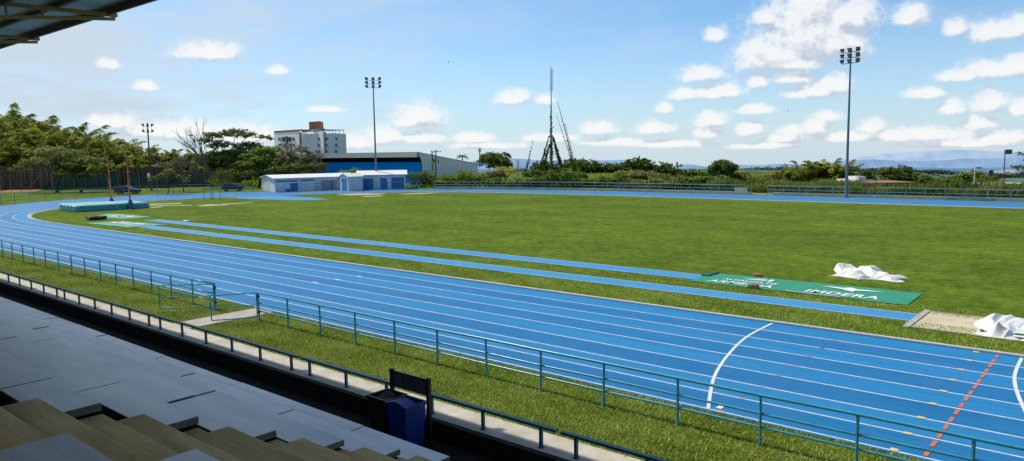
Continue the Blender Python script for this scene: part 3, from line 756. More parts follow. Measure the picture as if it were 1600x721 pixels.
lump("litter", "small pale scrap in the grass below the white heap", "litter", G(1341, 438)[:2], (.10, .06, .04), M["white"], 5, .2)
for i, (x, y, lb) in enumerate([(326, 311, "left of two thin hurdles standing by the far bend"), (337, 311, "right of two thin hurdles standing by the far bend")]):
    p = G(x, y); t = thing("hurdle", lb, "hurdle", (p[0], p[1], 0), "hurdles by the far bend"); dx = np.array([.60, .55])*.8; u = p[:2]
    for s in (-1, 1):
        q = u+dx*s; MB().bar((*q, .02), (*q, 1.5), .06).build("post", M["teal2"], t); MB().bar((*(q-[-.3, .35]), .03), (*(q+[-.3, .35]), .03), .06).build("foot", M["teal2"], t)
    MB().bar((*(u-dx*1.05), 1.45), (*(u+dx*1.05), 1.45), .05, .12).build("crossbar", M["pale"], t)

# ------------------------------------------------------------------ floodlight masts
M["mast"] = mat("mast_blue_grey", (.13, .20, .27), (.09, .15, .21), 1.5, .5, .5)
M["lampbody"] = mat("lamp_housing", (.07, .075, .08), (.05, .055, .06), 3, .5)
M["glass"] = mat("lamp_glass", (.20, .20, .19), (.16, .17, .17), 3, .15, .6)
def flood(t, c, aim, s=.5):
    aim = np.array(aim, float); aim /= np.linalg.norm(aim); c = np.array(c)
    side = np.cross(aim, (0, 0, 1)); side /= np.linalg.norm(side); up = np.cross(side, aim)
    mb = MB(); q = lambda k, d: [c+aim*d+(i*side+j*up)*k for i, j in ((-1, -1), (1, -1), (1, 1), (-1, 1))]
    mb.hexa(q(s*.22, -s*.62), q(s*.55, s*.1)); mb.hexa(q(s*.56, s*.103), q(s*.58, s*.30))
    b = mb.build("floodlight", M["lampbody"], t)
    MB().quad(*q(s*.52, s*.303)).build("lens", M["glass"], b)
def mast(name, label, foot, H, aim, rows, cols, wdt, hgt, m, r0=.19, r1=.09, group="floodlight masts around the field", s=.5):
    x, y = foot[:2]; z0 = foot[2] if len(foot) > 2 else 0
    t = thing(name, label, "floodlight mast", (x, y, z0), group)
    mb = MB(); mb.tube([(x, y, z0), (x, y, z0+H*.5), (x, y, z0+H)], [r0, (r0+r1)/2, r1], 12); mb.box(x-.35, x+.35, y-.35, y+.35, z0, z0+.08); mb.build("pole", m, t, smooth=False)
    aim = np.array([aim[0], aim[1]]); aim /= np.linalg.norm(aim); sd = np.array([-aim[1], aim[0]])
    fr = MB(); zs = [z0+H-hgt*(1-(i+.5)/rows)+.15 for i in range(rows)]
    for z in zs: fr.bar((x-sd[0]*wdt/2, y-sd[1]*wdt/2, z-.22), (x+sd[0]*wdt/2, y+sd[1]*wdt/2, z-.22), .07)
    for k in np.linspace(-.5, .5, cols): fr.bar((x+sd[0]*wdt*k*.9, y+sd[1]*wdt*k*.9, zs[0]-.3), (x+sd[0]*wdt*k*.9, y+sd[1]*wdt*k*.9, zs[-1]-.1), .045)
    fr.build("lamp_frame", m, t)
    for i, z in enumerate(zs):
        for k in np.linspace(-.5, .5, cols):
            a = aim+sd*k*1.5; flood(t, (x+sd[0]*wdt*k+aim[0]*.16, y+sd[1]*wdt*k+aim[1]*.16, z+.08), (a[0], a[1], -.55), s)
    return t
mast("floodlight_mast", "tall blue-grey floodlight mast in front of the white sheds", G(588.5, 295.6), 19.7, (.75, -.66), 3, 3, 2.25, 2.0, M["mast"], s=.44)
mast("floodlight_mast", "tall blue-grey floodlight mast at the right, beside the far fence", G(1322, 309.0), 18.3, (-.35, -.93), 3, 3, 2.25, 2.0, M["mast"], s=.44)
M["rust"] = mat("brown_pole", (.09, .06, .045), (.06, .042, .034), 2, .7)
bp = G(237, 298.5)
t = mast("floodlight_mast", "brown floodlight pole in front of the bamboo, with two rows of lamps", bp, 12.6, (.9, -.4), 2, 3, 1.5, 2.2, M["rust"], .18, .11, s=.36)
MB().box(bp[0]-.3, bp[0]+.3, bp[1]-.5, bp[1]-.22, 2.4, 3.3).build("meter_box", M["white"], t)
def lamp_post(label, px, ytop, ybase, D, arm, m=None, head=(.5, .2)):
    b = P(px, ybase, D); tp = P(px, ytop, D); t = thing("lamp_post", label, "lamp post", b)
    MB().tube([b, (b[0], b[1], tp[2])], [.11, .06], 8).build("pole", m or M["lampbody"], t)
    if arm:
        a = np.array([b[0], b[1], tp[2]]); e = a+RT*arm+np.array([0, 0, .15])
        MB().tube([a, e], .045, 6).build("arm", m or M["lampbody"], t)
        MB().obox(e, RT*head[0]*.5, FW*.2, np.array([0, 0, head[1]*.5])).build("lamp_head", M["lampbody"], t)
lamp_post("thin dark lamp post beside the bare tree on the left", 309.5, 213, 296, 150, -.8)
lamp_post("tall lamp post with a box lamp at the right of the skyline", 1567.5, 239, 293, 120, .5, head=(1.0, .7))
lamp_post("short pale lamp post among the trees at the right", 1522, 264, 291, 125, .6, M["white"], head=(.7, .2))

# ------------------------------------------------------------------ far fences
def follow(poly, start, step, n=400):
    seg = np.linalg.norm(np.diff(poly, axis=0), axis=1); s = np.concatenate([[0], np.cumsum(seg)]); out = []
    d = start
    while d < s[-1]: out.append((np.interp(d, s, poly[:, 0]), np.interp(d, s, poly[:, 1]))); d += step
    return out
fx = np.array([(-38.9, 98.75), (6, 98.9)]); gl2 = "rail fence along the far side of the track"
rail_fence("pale teal rail fence at the far side, right of the gap by the right mast", follow(fx, 0, 2.1), (.42, .75, 1.3), .035, .032, M["pale"], gl2, 1.3)
fl = np.array([(-41.2, 98.75), (-58, 98.8), (-70.4, 98.1), (-81, 95.9), (-91.6, 92.3), (-96, 90.6)])
rail_fence("pale green rail fence at the far side, between the sheds and the gap", follow(fl, 0, 2.3), (.42, .8, 1.3), .035, .03, M["pale"], gl2, 1.3)
fs = np.array([(-97.5, 89.9), (-100.6, 87.4), (-107.9, 81.5), (-113.2, 76.1), (-118.9, 70.8)])
rail_fence("grey-teal rail fence standing in front of the white sheds", follow(fs, 0, 2.3), (.42, .8, 1.3), .035, .03, M["teal"], gl2, 1.3)
fb = np.array(spline([(-119.4, 70.3), (-125.2, 63.5), (-127.9, 55.8), (-127.4, 47.6), (-124, 37.8), (-118.4, 30), (-109.4, 22.8)], 6))
rail_fence("thin grey rail fence curving around the outside of the left bend", follow(fb, 0, 2.6), (.5, .95, 1.45), .035, .026, M["mast"], gl2, 1.45)
MB_ = MB()
for a, b in ((-96, -41.5), (-38.6, 6)):
    yy = lambda x: np.interp(x, [-96, -91.6, -81, -70.4, -58, 6], [91.6, 93.3, 96.9, 99.1, 99.8, 99.9]); xs = np.linspace(a, b, 20)
    MB_.ribbon([(x, yy(x), .30) for x in xs], [(x, yy(x)+.3, .30) for x in xs]); MB_.ribbon([(x, yy(x), 0) for x in xs], [(x, yy(x), .30) for x in xs])
tag(MB_.build("low_wall", M["conc"]), "low pale concrete edging wall behind the far rail fence", "wall")
xs = np.linspace(-98, 8, 30); struct(MB().ribbon([(x, yy(x)+.35, .006) for x in xs], [(x, yy(x)+2.6, .006) for x in xs]), "dirt_path", mat("dirt", (.34, .28, .18), (.22, .20, .10), 1.0, .95, .1))
p = G(1175, 305.5); t = thing("notice_board", "small pale weathered board hung on the far fence by the gap", "board", (p[0], 98.6, 0))
x = -42.6; MB().box(x-.9, x+.9, 98.62, 98.66, .22, 1.0).build("panel", mat("pale_board", (.55, .50, .33), (.42, .38, .24), 2, .8), t)
for s in (-.8, .8): MB().box(x+s-.03, x+s+.03, 98.665, 98.70, 0, 1.05).build("post", M["pale"], t)

# ------------------------------------------------------------------ white sheds
M["wallw"] = mat("white_wall", (.70, .69, .68), (.60, .60, .60), .8, .85, .2, c3=(.42, .42, .42), scale3=.5, amt3=.3)
M["roofw"] = mat("white_roof", (.78, .77, .74), (.70, .69, .67), .6, .6, .3)
M["door"] = mat("blue_door", (.02, .17, .42), (.015, .13, .34), 1.5, .5)
M["lilac"] = mat("lilac_wall", (.36, .46, .72), (.32, .42, .66), 1, .8, .2)
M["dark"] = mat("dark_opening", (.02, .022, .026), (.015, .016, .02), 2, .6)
def shed(label, A, B, depth, H, ridge, over=.35):
    """A, B: ground corners of the long front, seen left to right. Returns local frame for openings."""
    A, B = np.array(A[:2]), np.array(B[:2]); L = np.linalg.norm(B-A); u = (B-A)/L; n = np.array([-u[1], u[0]])   # n points away from the field
    t = thing("shed", label, "shed", (*((A+B)/2+n*depth/2), 0))
    q = lambda s, d, z: (*(A+u*s+n*d), z)
    mb = MB(); mb.hexa([q(0, 0, 0), q(L, 0, 0), q(L, depth, 0), q(0, depth, 0)], [q(0, 0, H), q(L, 0, H), q(L, depth, H), q(0, depth, H)])
    for s in (0, L): mb.poly([q(s, 0, H+.002), q(s, depth, H+.002), q(s, depth/2, ridge-.03)][::(1 if s else -1)])
    mb.build("wall", M["wallw"], t)
    rf = MB(); th = .09
    for sgn, d0 in ((0, -over), (1, depth+over)):
        e, r = H-.06, ridge
        a, b, c, d = q(-over, d0, e), q(L+over, d0, e), q(L+over, depth/2, r), q(-over, depth/2, r)
        up = lambda p: (p[0], p[1], p[2]+th); rf.hexa([a, b, c, d] if not sgn else [b, a, d, c], [up(a), up(b), up(c), up(d)] if not sgn else [up(b), up(a), up(d), up(c)])
    rf.build("roof", M["roofw"], t)
    def opening(name, s0, s1, z0, z1, m, proud=.03, frame=False):
        o = MB().hexa([q(s0, -proud, z0), q(s1, -proud, z0), q(s1, .02, z0), q(s0, .02, z0)], [q(s0, -proud, z1), q(s1, -proud, z1), q(s1, .02, z1), q(s0, .02, z1)]).build(name, m, t)
        if frame:
            fr = MB(); k = max(1, int((s1-s0)/.9))
            for i in range(k+1):
                s = s0+(s1-s0)*i/k; fr.hexa([q(s-.03, -proud-.02, z0), q(s+.03, -proud-.02, z0), q(s+.03, -proud, z0), q(s-.03, -proud, z0)], [q(s-.03, -proud-.02, z1), q(s+.03, -proud-.02, z1), q(s+.03, -proud, z1), q(s-.03, -proud, z1)])
            fr.build("frame", M["bluebase"], o)
        return o
    return t, L, q, opening
sA = G(430, 300.8); sB = sA+np.array([.30, .954, 0])*14.7
t, L, q, op = shed("long low white shed with a blue door, on the left of the two", sA, sB, 9.0, 2.35, 2.80)
f = lambda px: L*((px-430)/(557-430))
op("slot_window", f(432), f(463), 1.75, 1.95, M["dark"]); op("slot_window", f(469), f(489), 1.8, 1.98, M["dark"])
op("door", f(453), f(463.5), .05, 1.45, M["door"], frame=True); op("low_panel", f(445), f(452.5), .05, .5, M["door"])
op("recess", f(500), f(524.5), .05, 1.75, mat("recess_grey", (.30, .31, .36), (.26, .27, .31))); op("door", f(514), f(519), .06, 1.72, M["door"], .05)
op("painted_bay", f(525.5), f(538), .05, 2.1, M["lilac"])
o = MB(); e = .03; dq = lambda d0, d1, z0, z1: MB().hexa([q(-e, d0, z0), q(0, d0, z0), q(0, d1, z0), q(-e, d1, z0)], [q(-e, d0, z1), q(0, d0, z1), q(0, d1, z1), q(-e, d1, z1)])
dq(4.4, 5.6, .02, 1.9).build("door", M["wallw"], t)
sC, sD = G(560, 297.2), G(634, 295.6)
t, L, q, op = shed("white shed with wide blue shutters, right of the long one and behind the mast", sC, sD, 5.5, 2.6, 3.25)
f = lambda px: L*((px-560)/(634-560))
op("shutter", f(561.5), f(583), .06, 1.95, M["door"], frame=True); op("door", f(595), f(604.5), .06, 2.0, M["door"], frame=True); op("shutter", f(612), f(631), .10, 2.1, M["door"], frame=True)
# porch bay between the sheds
pc = G(539, 297.9)[:2]; v = (sD-sC)[:2]; v /= np.linalg.norm(v); nn = np.array([-v[1], v[0]])
t = thing("shed", "small white gabled bay with a pale blue door between the two sheds", "shed", (*pc, 0))
w_ = np.array([.90, -.10])/math.hypot(.9, .1); dback = np.array([-w_[1], w_[0]]); qq = lambda s, d, z: (*(pc+w_*s+dback*d), z)
mb = MB(); mb.hexa([qq(0, -.9, 0), qq(2.7, -.9, 0), qq(2.7, 2.0, 0), qq(0, 2.0, 0)], [qq(0, -.9, 2.45), qq(2.7, -.9, 2.45), qq(2.7, 2.0, 2.45), qq(0, 2.0, 2.45)])
mb.poly([qq(0, -.9, 2.452), qq(2.7, -.9, 2.452), qq(1.35, -.9, 2.9)]); mb.build("wall", M["wallw"], t)
rf = MB()
for s0, s1 in ((-.2, 1.35), (2.9, 1.35)):
    a, b, c, d = qq(s0, -1.1, 2.40), qq(s1, -1.1, 2.95), qq(s1, 2.2, 2.95), qq(s0, 2.2, 2.40); up = lambda p: (p[0], p[1], p[2]+.08); rf.hexa([a, b, c, d], [up(a), up(b), up(c), up(d)])
rf.build("roof", M["roofw"], t)
MB().hexa([qq(.6, -.93, .05), qq(2.2, -.93, .05), qq(2.2, -.88, .05), qq(.6, -.88, .05)], [qq(.6, -.93, 2.0), qq(2.2, -.93, 2.0), qq(2.2, -.88, 2.0), qq(.6, -.88, 2.0)]).build("door", mat("pale_blue_door", (.06, .26, .52)), t)

# ------------------------------------------------------------------ big blue hall with a lean-to roof
M["hall_blue"] = mat("hall_blue", (.001, .27, .95), (.001, .24, .86), .15, .7, .0)
def ribbed(name, c1, c2, sc_):
    m, nt, b = base_mat(name); tcn = opos(nt)
    wv = nt.add("ShaderNodeTexWave"); wv.inputs["Scale"].default_value = sc_; wv.inputs["Distortion"].default_value = 0; wv.bands_direction = "DIAGONAL"; nt.link(tcn, wv.inputs[0])
    c = nt.mix(nt.math("MULTIPLY", wv.outputs["Fac"], .5), c1, c2); c = nt.mix(nt.math("MULTIPLY", nt.noise(tcn, .2, 4), .35), c, c2); nt.link(c, b.inputs["Base Color"]); b.inputs["Roughness"].default_value = .5
    return m
M["metalw"] = ribbed("grey_ribbed_metal", (.60, .62, .63), (.47, .49, .51), .9)
DH = 158
hA, hB = P(408, 240, DH+38)[:2], P(659, 240, DH)[:2]; zT = P(600, 239.5, DH)[2]+.05
hC = P(747, 257, 205); hCz = hC[2]; hC = hC[:2]; hD = hA+(hC-hB)
t = thing("sports_hall", "large blue-fronted hall with a pale metal roof edge and grey side wall", "hall", (*((hA+hC)/2), -1))
zr = zT-2.05; zb = zT-1.05; u = (hB-hA)/np.linalg.norm(hB-hA); nb = (hC-hB)/np.linalg.norm(hC-hB)
q4 = lambda p, z: (p[0], p[1], z)
mb = MB(); mb.hexa([q4(hA, -2), q4(hB-u*.15, -2), q4(hB-u*.15+nb*.5, -2), q4(hA+nb*.5, -2)], [q4(hA, zr), q4(hB-u*.15, zr), q4(hB-u*.15+nb*.5, zr), q4(hA+nb*.5, zr)]); mb.build("front_wall", M["hall_blue"], t)
mb = MB(); a, b = hA+nb*3, hB-u*.2+nb*3; mb.hexa([q4(a, -2), q4(b, -2), q4(b+nb*.3, -2), q4(a+nb*.3, -2)], [q4(a, zb), q4(b, zb), q4(b+nb*.3, zb), q4(a+nb*.3, zb)]); mb.build("recess_wall", M["dark"], t)  # set-back wall; its near-black colour stands for shade under the roof overhang
mb = MB(); f0_, f1_ = hA-nb*2.2, hB-nb*2.2
mb.hexa([q4(f0_, zT-1.0), q4(f1_-u*.4, zT-1.0), q4(f1_-u*.4+nb*.15, zT-1.0), q4(f0_+nb*.15, zT-1.0)], [q4(f0_, zT), q4(f1_-u*.4, zT), q4(f1_-u*.4+nb*.15, zT), q4(f0_+nb*.15, zT)]); mb.build("fascia", M["metalw"], t)
mb = MB(); mb.add([q4(hB, -3), q4(hC, -6), q4(hC, hCz), q4(hB-nb*2.2, zT-.05), q4(hB-nb*.6, zT-1.6), q4(hB, zT-2.0)], [(0, 1, 2, 3, 4, 5)]); mb.build("side_wall", M["metalw"], t)
mb = MB(); mb.hexa([q4(f0_-u*.3, zT-.02), q4(f1_, zT-.02), q4(hC+u*.3, hCz-.05), q4(hD, hCz-.05)], [q4(f0_-u*.3, zT+.10), q4(f1_, zT+.10), q4(hC+u*.3, hCz+.12), q4(hD, hCz+.12)]); mb.build("roof", M["metalw"], t)
mb = MB(); c = hB-nb*2.0; mb.hexa([q4(c-u*.25, zT-1.0), q4(c+u*.03, zT-1.0), q4(c+u*.03+nb*.25, zT-1.0), q4(c-u*.25+nb*.25, zT-1.0)], [q4(c-u*.25, zT), q4(c+u*.03, zT), q4(c+u*.03+nb*.25, zT), q4(c-u*.25+nb*.25, zT)]); mb.build("rusty_corner_plate", mat("rusty_plate", (.42, .36, .24), (.36, .36, .34)), t)

# ------------------------------------------------------------------ apartment block
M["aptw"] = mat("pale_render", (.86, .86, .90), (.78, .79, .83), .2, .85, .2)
M["aptg"] = mat("grey_render", (.66, .67, .71), (.58, .60, .64), .2, .85, .2)  # pale render darkened, so the right wing's shade is in the colour
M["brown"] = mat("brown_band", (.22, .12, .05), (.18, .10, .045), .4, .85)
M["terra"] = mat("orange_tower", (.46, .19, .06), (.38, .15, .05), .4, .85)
M["pane"] = mat("window_pane", (.05, .06, .08), (.035, .045, .06), .8, .12, .6)
M["redroof"] = mat("red_roof", (.34, .06, .05), (.28, .05, .045), .8, .8)
DA = 262; k = DA/FOC
pz = lambda y, D=DA: P(600, y, D)[2]-(P(600, 240, D)[2]-P(600, 240, D)[2])
def face(parent, name, x0, x1, y0, y1, D0, D1, m, thick=6.0):
    """upright block whose front runs from photo column x0 (distance D0) to x1 (D1)"""
    a, b = P(x0, y0, D0), P(x1, y0, D1); zt_ = (a[2]+b[2])/2; zb_ = P((x0+x1)/2, y1, (D0+D1)/2)[2]
    d = (b-a)[:2]; d /= np.linalg.norm(d); nn = np.array([-d[1], d[0]]); a2, b2 = a[:2]+nn*thick, b[:2]+nn*thick
    return MB().hexa([q4(a, zb_), q4(b, zb_), q4(b2, zb_), q4(a2, zb_)], [q4(a, zt_), q4(b, zt_), q4(b2, zt_), q4(a2, zt_)]).build(name, m, parent)
bl = thing("apartment_building", "pale apartment block with an orange roof tower, behind the blue hall", "building", P(485, 285, DA))
dl = lambda x: 280-(x-428)/38*13.0          # distance of the left wing's front at a photo column
dm = lambda x: 268-(x-470.5)/33.5*12.0
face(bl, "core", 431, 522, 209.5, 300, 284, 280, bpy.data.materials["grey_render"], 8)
dr = lambda x: 256.6+(x-508)/32.5*9.0
w1 = face(bl, "left_wing", 428, 466, 206.5, 300, dl(428), dl(466), M["aptw"], .5)
face(bl, "recess_wall", 466.1, 470.5, 207, 300, 270, 270.2, M["brown"], 1)
w2 = face(bl, "middle_wing", 470.5, 504, 206, 300, dm(470.5), dm(504), M["aptw"], .5)
face(bl, "dark_strip", 504.2, 508, 206.3, 300, 256.4, 256.5, mat("dark_grey_render", (.16, .17, .20)), 1)
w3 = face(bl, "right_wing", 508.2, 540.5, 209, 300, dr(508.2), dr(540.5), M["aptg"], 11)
face(bl, "roof_edge", 428, 470, 203.8, 206.2, dl(428)-.4, dl(470)-.4, M["redroof"], .9)
face(bl, "parapet", 471.5, 505, 202.0, 205.9, dm(471.5)+.3, dm(505)+.3, mat("dark_parapet", (.10, .10, .11)), .5)
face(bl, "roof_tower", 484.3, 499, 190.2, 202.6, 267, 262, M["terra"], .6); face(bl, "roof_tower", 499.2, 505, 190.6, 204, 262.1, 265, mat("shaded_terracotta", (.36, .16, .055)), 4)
def win(w_, name, f, x, hx, y, up_, dn_, m, off=.35): return face(w_, name, x-hx, x+hx, y-up_, y+dn_, f(x-hx)-off, f(x+hx)-off, m, .3)
bg_ = mat("balcony_glass", (.20, .21, .25))
for j, y in enumerate((217.5, 227.5, 237.5, 247)):
    for x in (435.7, 457.3): win(w1, "window", dl, x, 1.6, y, 2.3, 2.0, M["pane"])
    for x in (442.7, 451.2): win(w1, "balcony", dl, x, 2.7, y, 3, 3.6, M["pane"] if j % 2 else M["dark"])
    for x in (477.3, 496.8): win(w2, "window", dm, x, 1.6, y, 2.5, 2.0, M["pane"])
    for x in (483.6, 491.8): win(w2, "balcony", dm, x, 2.4, y, 3, 3.6, bg_ if x < 485 else M["pane"])
    win(w3, "window", dr, 510.6, 1.6, y, 2.5, 2, M["pane"]); win(w3, "window", dr, 526.2, 1.2, y, 2.3, 2, M["pane"])
win(w1, "brown_pier", dl, 446.95, 1.05, 230, 17, 60, M["brown"], .7); win(w2, "brown_pier", dm, 487.7, 1.1, 230, 20, 60, M["brown"], .7)
pg = face(bl, "pergola", 508.3, 538, 202.6, 203.8, dr(508.3), dr(538), M["white"], 7)
for x in (509, 514, 519, 524, 530, 536.5): face(pg, "post", x-.3, x+.3, 203.9, 209, dr(x), dr(x), M["white"], .3)

# ------------------------------------------------------------------ distant blocks and houses at the right
def block(name, label, x0, x1, y0, y1, D, m, floors, cols, cat="building", roof=None, thick=12, side=0):
    bl = thing(name, label, cat, P((x0+x1)/2, y1, D)); w_ = face(bl, "wall", x0, x1, y0, y1, D, D*1.004, m, thick)
    for i in range(floors):
        for j in range(cols):
            xx = x0+(x1-x0)*(j+.5)/cols; yy_ = y0+(min(y1, y0+floors*3.2)-y0)*(i+.5)/floors; hw, hh = (x1-x0)/cols*.28, 3.2*.28 if floors > 1 else 1.1
            face(w_, "window", xx-hw, xx+hw, yy_-hh, yy_+hh, D*.9985+(D*.004)*(xx-x0)/(x1-x0), D*.9986+(D*.004)*(xx-x0)/(x1-x0), M["pane"], .5)
    if roof: face(bl, "roof", x0-.6, x1+.6, y0-roof[0], y0-.05, D*.995, D*.999, roof[1], thick+2)
    return bl
M["city"] = mat("city_white", (.58, .58, .60), (.50, .51, .54), .05, .9, .1); M["cityg"] = mat("city_grey", (.36, .38, .42), (.30, .33, .38), .05, .9, .1)
block("apartment_building", "pale distant block with a grid of windows, left of the leafy clump", 952.5, 965.5, 268.5, 292, 620, M["city"], 5, 4)
block("apartment_building", "grey low distant block beside the pale one", 942.5, 951.8, 271.5, 292, 640, M["cityg"], 3, 2)
block("apartment_building", "distant white block above the trees, left of the round tree", 1067, 1076, 266.5, 292, 700, M["city"], 4, 3); block("apartment_building", "distant grey block adjoining the white one, left of the round tree", 1076.3, 1083.5, 265.3, 292, 705, M["cityg"], 4, 2)
M["tile"] = mat("clay_tile", (.36, .17, .10), (.28, .13, .08), .3, .9)
for x0, x1, y, lb in ((980, 992, 280.6, "low house with a dull red roof, left of the other red-roofed one"), (996, 1008, 279.2, "low house with a pale clay roof, right of the other red-roofed one")):
    block("house", lb, x0, x1, y+1.2, 296, 260, M["city"], 1, 2, "house", (1.9, M["tile"]), 6)
block("house", "low blue-roofed sheds in front of the far hills", 922, 942, 279.0, 296, 420, M["cityg"], 1, 3, "house", (1.6, mat("blue_roof", (.14, .22, .36))), 8)
block("house", "low brick house with a pink roof beyond the far fence", 836, 850, 287.2, 300, 175, mat("pink_wall", (.40, .26, .20)), 1, 2, "house", (2.0, mat("pink_roof", (.48, .30, .24))), 5)
hs = block("house", "small white flat-roofed house beyond the fence, right of the mast", 1338, 1357, 281, 296, 138, M["wallw"], 0, 0, "house", None, 6)
face(hs, "upper_storey", 1341, 1353, 276.2, 280.9, 138.2, 138.4, M["wallw"], 4); face(hs, "garage_opening", 1343.5, 1350.5, 283.2, 286.8, 137.6, 137.7, M["dark"], .4); face(hs, "annex", 1357.3, 1368.5, 281.6, 296, 138.6, 138.9, M["cityg"], 5)
MB().tube([P(1339.6, 280.9, 139), P(1339.6, 280.9, 139)+np.array([0, 0, .7])], .45, 10).build("water_tank", M["white"], hs)
block("house", "long low house with a clay-tiled roof behind the grass bank", 1368, 1432, 286.8, 298, 132, M["tile"], 0, 0, "house", (1.5, M["tile"]), 7)
block("house", "small house with a pale red roof at the left of the white house", 1326, 1337.6, 285.5, 296, 139, M["city"], 1, 2, "house", (2.0, mat("pale_red_roof", (.50, .24, .19))), 6)
for i, (x0, x1, y0, D, lb) in enumerate([(1562, 1570, 272.5, 900, "leftmost pale tower of the hazy city group at the right edge"), (1571, 1579, 268.5, 930, "second pale tower of the hazy city group at the right edge"), (1580, 1586, 271, 880, "narrow pale tower in the hazy city group at the right edge"), (1587, 1593, 266, 940, "tallest pale tower of the hazy city group at the right edge"), (1594, 1602, 268, 920, "pale tower cut by the right edge of the picture")]):
    block("apartment_building", lb, x0, x1, y0, 296, D, M["city"] if i % 2 == 0 else mat("city_warm", (.60, .55, .50), (.5, .47, .44), .05), 5, 2, thick=18)
block("house", "long white flat roof low at the right edge, in front of the city", 1553, 1606, 287.2, 293, 130, M["wallw"], 0, 0, "house", None, 6)
block("post_block", "tall black tank-like post among the trees at the right", 1550, 1552.4, 266, 294, 150, M["dark"], 0, 0, "post", None, .5)

# ------------------------------------------------------------------ hills
def hill(name, crest, D, m, base, jag=.6, seed=0, depth=.35):
    r = np.random.default_rng(seed); px = np.arange(crest[0][0], crest[-1][0]+1, 6.0); py = np.interp(px, [c[0] for c in crest], [c[1] for c in crest])
    nz = sum(np.interp(px, np.linspace(px[0], px[-1], k), r.normal(0, jag/(i+1), k)) for i, k in enumerate((26, 60, 130))); py = py+nz
    rows = 8; V = []
    for j in range(rows+1):
        f = j/rows; Dj = D*(1-depth*f)
        for x, y in zip(px, py):
            yy_ = y+(base-y)*f**1.2+(r.normal(0, .5) if 0 < j < rows else 0); V.append(P(x, yy_, Dj*(1+.02*math.sin(x*.05+j))))
    n = len(px); F = np.array([(j*n+i, (j+1)*n+i, (j+1)*n+i+1, j*n+i+1) for j in range(rows) for i in range(n-1)])
    return tag(np_mesh(name, np.array(V), F, m, smooth=True), kind="structure")
M["h1"] = mat("far_hills", (.36, .46, .58), (.34, .44, .56), .0006, 1, 0); M["h2"] = mat("hazy_hills", (.24, .35, .49), (.205, .315, .46), .0012, 1, 0)  # hill colours have the bluish haze of distance mixed in
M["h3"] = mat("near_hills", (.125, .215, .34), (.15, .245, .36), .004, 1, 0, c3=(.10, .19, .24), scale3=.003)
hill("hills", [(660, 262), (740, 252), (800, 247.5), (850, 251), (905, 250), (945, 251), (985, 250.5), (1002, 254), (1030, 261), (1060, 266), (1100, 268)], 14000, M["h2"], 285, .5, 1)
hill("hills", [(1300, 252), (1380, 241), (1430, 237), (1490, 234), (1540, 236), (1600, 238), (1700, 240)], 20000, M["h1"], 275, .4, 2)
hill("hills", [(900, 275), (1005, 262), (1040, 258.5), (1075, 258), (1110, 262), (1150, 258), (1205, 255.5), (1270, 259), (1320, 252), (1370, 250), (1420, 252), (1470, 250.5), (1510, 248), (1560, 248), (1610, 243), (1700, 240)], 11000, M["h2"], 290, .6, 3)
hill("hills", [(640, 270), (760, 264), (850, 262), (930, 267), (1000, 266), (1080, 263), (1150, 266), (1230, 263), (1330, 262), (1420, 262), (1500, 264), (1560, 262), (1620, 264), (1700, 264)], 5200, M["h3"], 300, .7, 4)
# ------------------------------------------------------------------ vegetation
LM = {
 "dark": leaf_mat("dark_leaves", (0.017, 0.035, 0.006), (0.065, 0.104, 0.017), (0.181, 0.232, 0.043)),
 "mid": leaf_mat("green_leaves", (0.026, 0.052, 0.007), (0.116, 0.177, 0.023), (0.290, 0.348, 0.058)),
 "olive": leaf_mat("olive_leaves", (0.032, 0.043, 0.010), (0.133, 0.157, 0.032), (0.334, 0.341, 0.094)),
 "bamboo": leaf_mat("bamboo_leaves", (0.023, 0.041, 0.004), (0.181, 0.217, 0.020), (0.522, 0.522, 0.087), .3),
 "bright": leaf_mat("bright_leaves", (0.043, 0.087, 0.009), (0.160, 0.261, 0.026), (0.348, 0.435, 0.058)),
 "yellow": leaf_mat("yellow_flowers", (0.072, 0.087, 0.014), (0.362, 0.319, 0.058), (0.600, 0.580, 0.131)),
 "brown": leaf_mat("dry_brown_leaves", (0.051, 0.038, 0.020), (0.167, 0.128, 0.061), (0.304, 0.239, 0.116), .15),
 "pink": leaf_mat("pinkish_twigs", (0.072, 0.051, 0.036), (0.203, 0.145, 0.109), (0.348, 0.254, 0.189), .1),
 "cane": leaf_mat("cane_grass", (0.038, 0.065, 0.009), (0.138, 0.181, 0.029), (0.304, 0.319, 0.080), .3),
}
M["bark"] = mat("bark", (.10, .075, .05), (.065, .05, .035), 3, .9, bump=.4)
M["palebark"] = mat("pale_bark", (.17, .15, .125), (.12, .105, .085), 3, .9)
M["culm"] = mat("bamboo_culm", (.10, .11, .03), (.07, .07, .02), 2, .6)

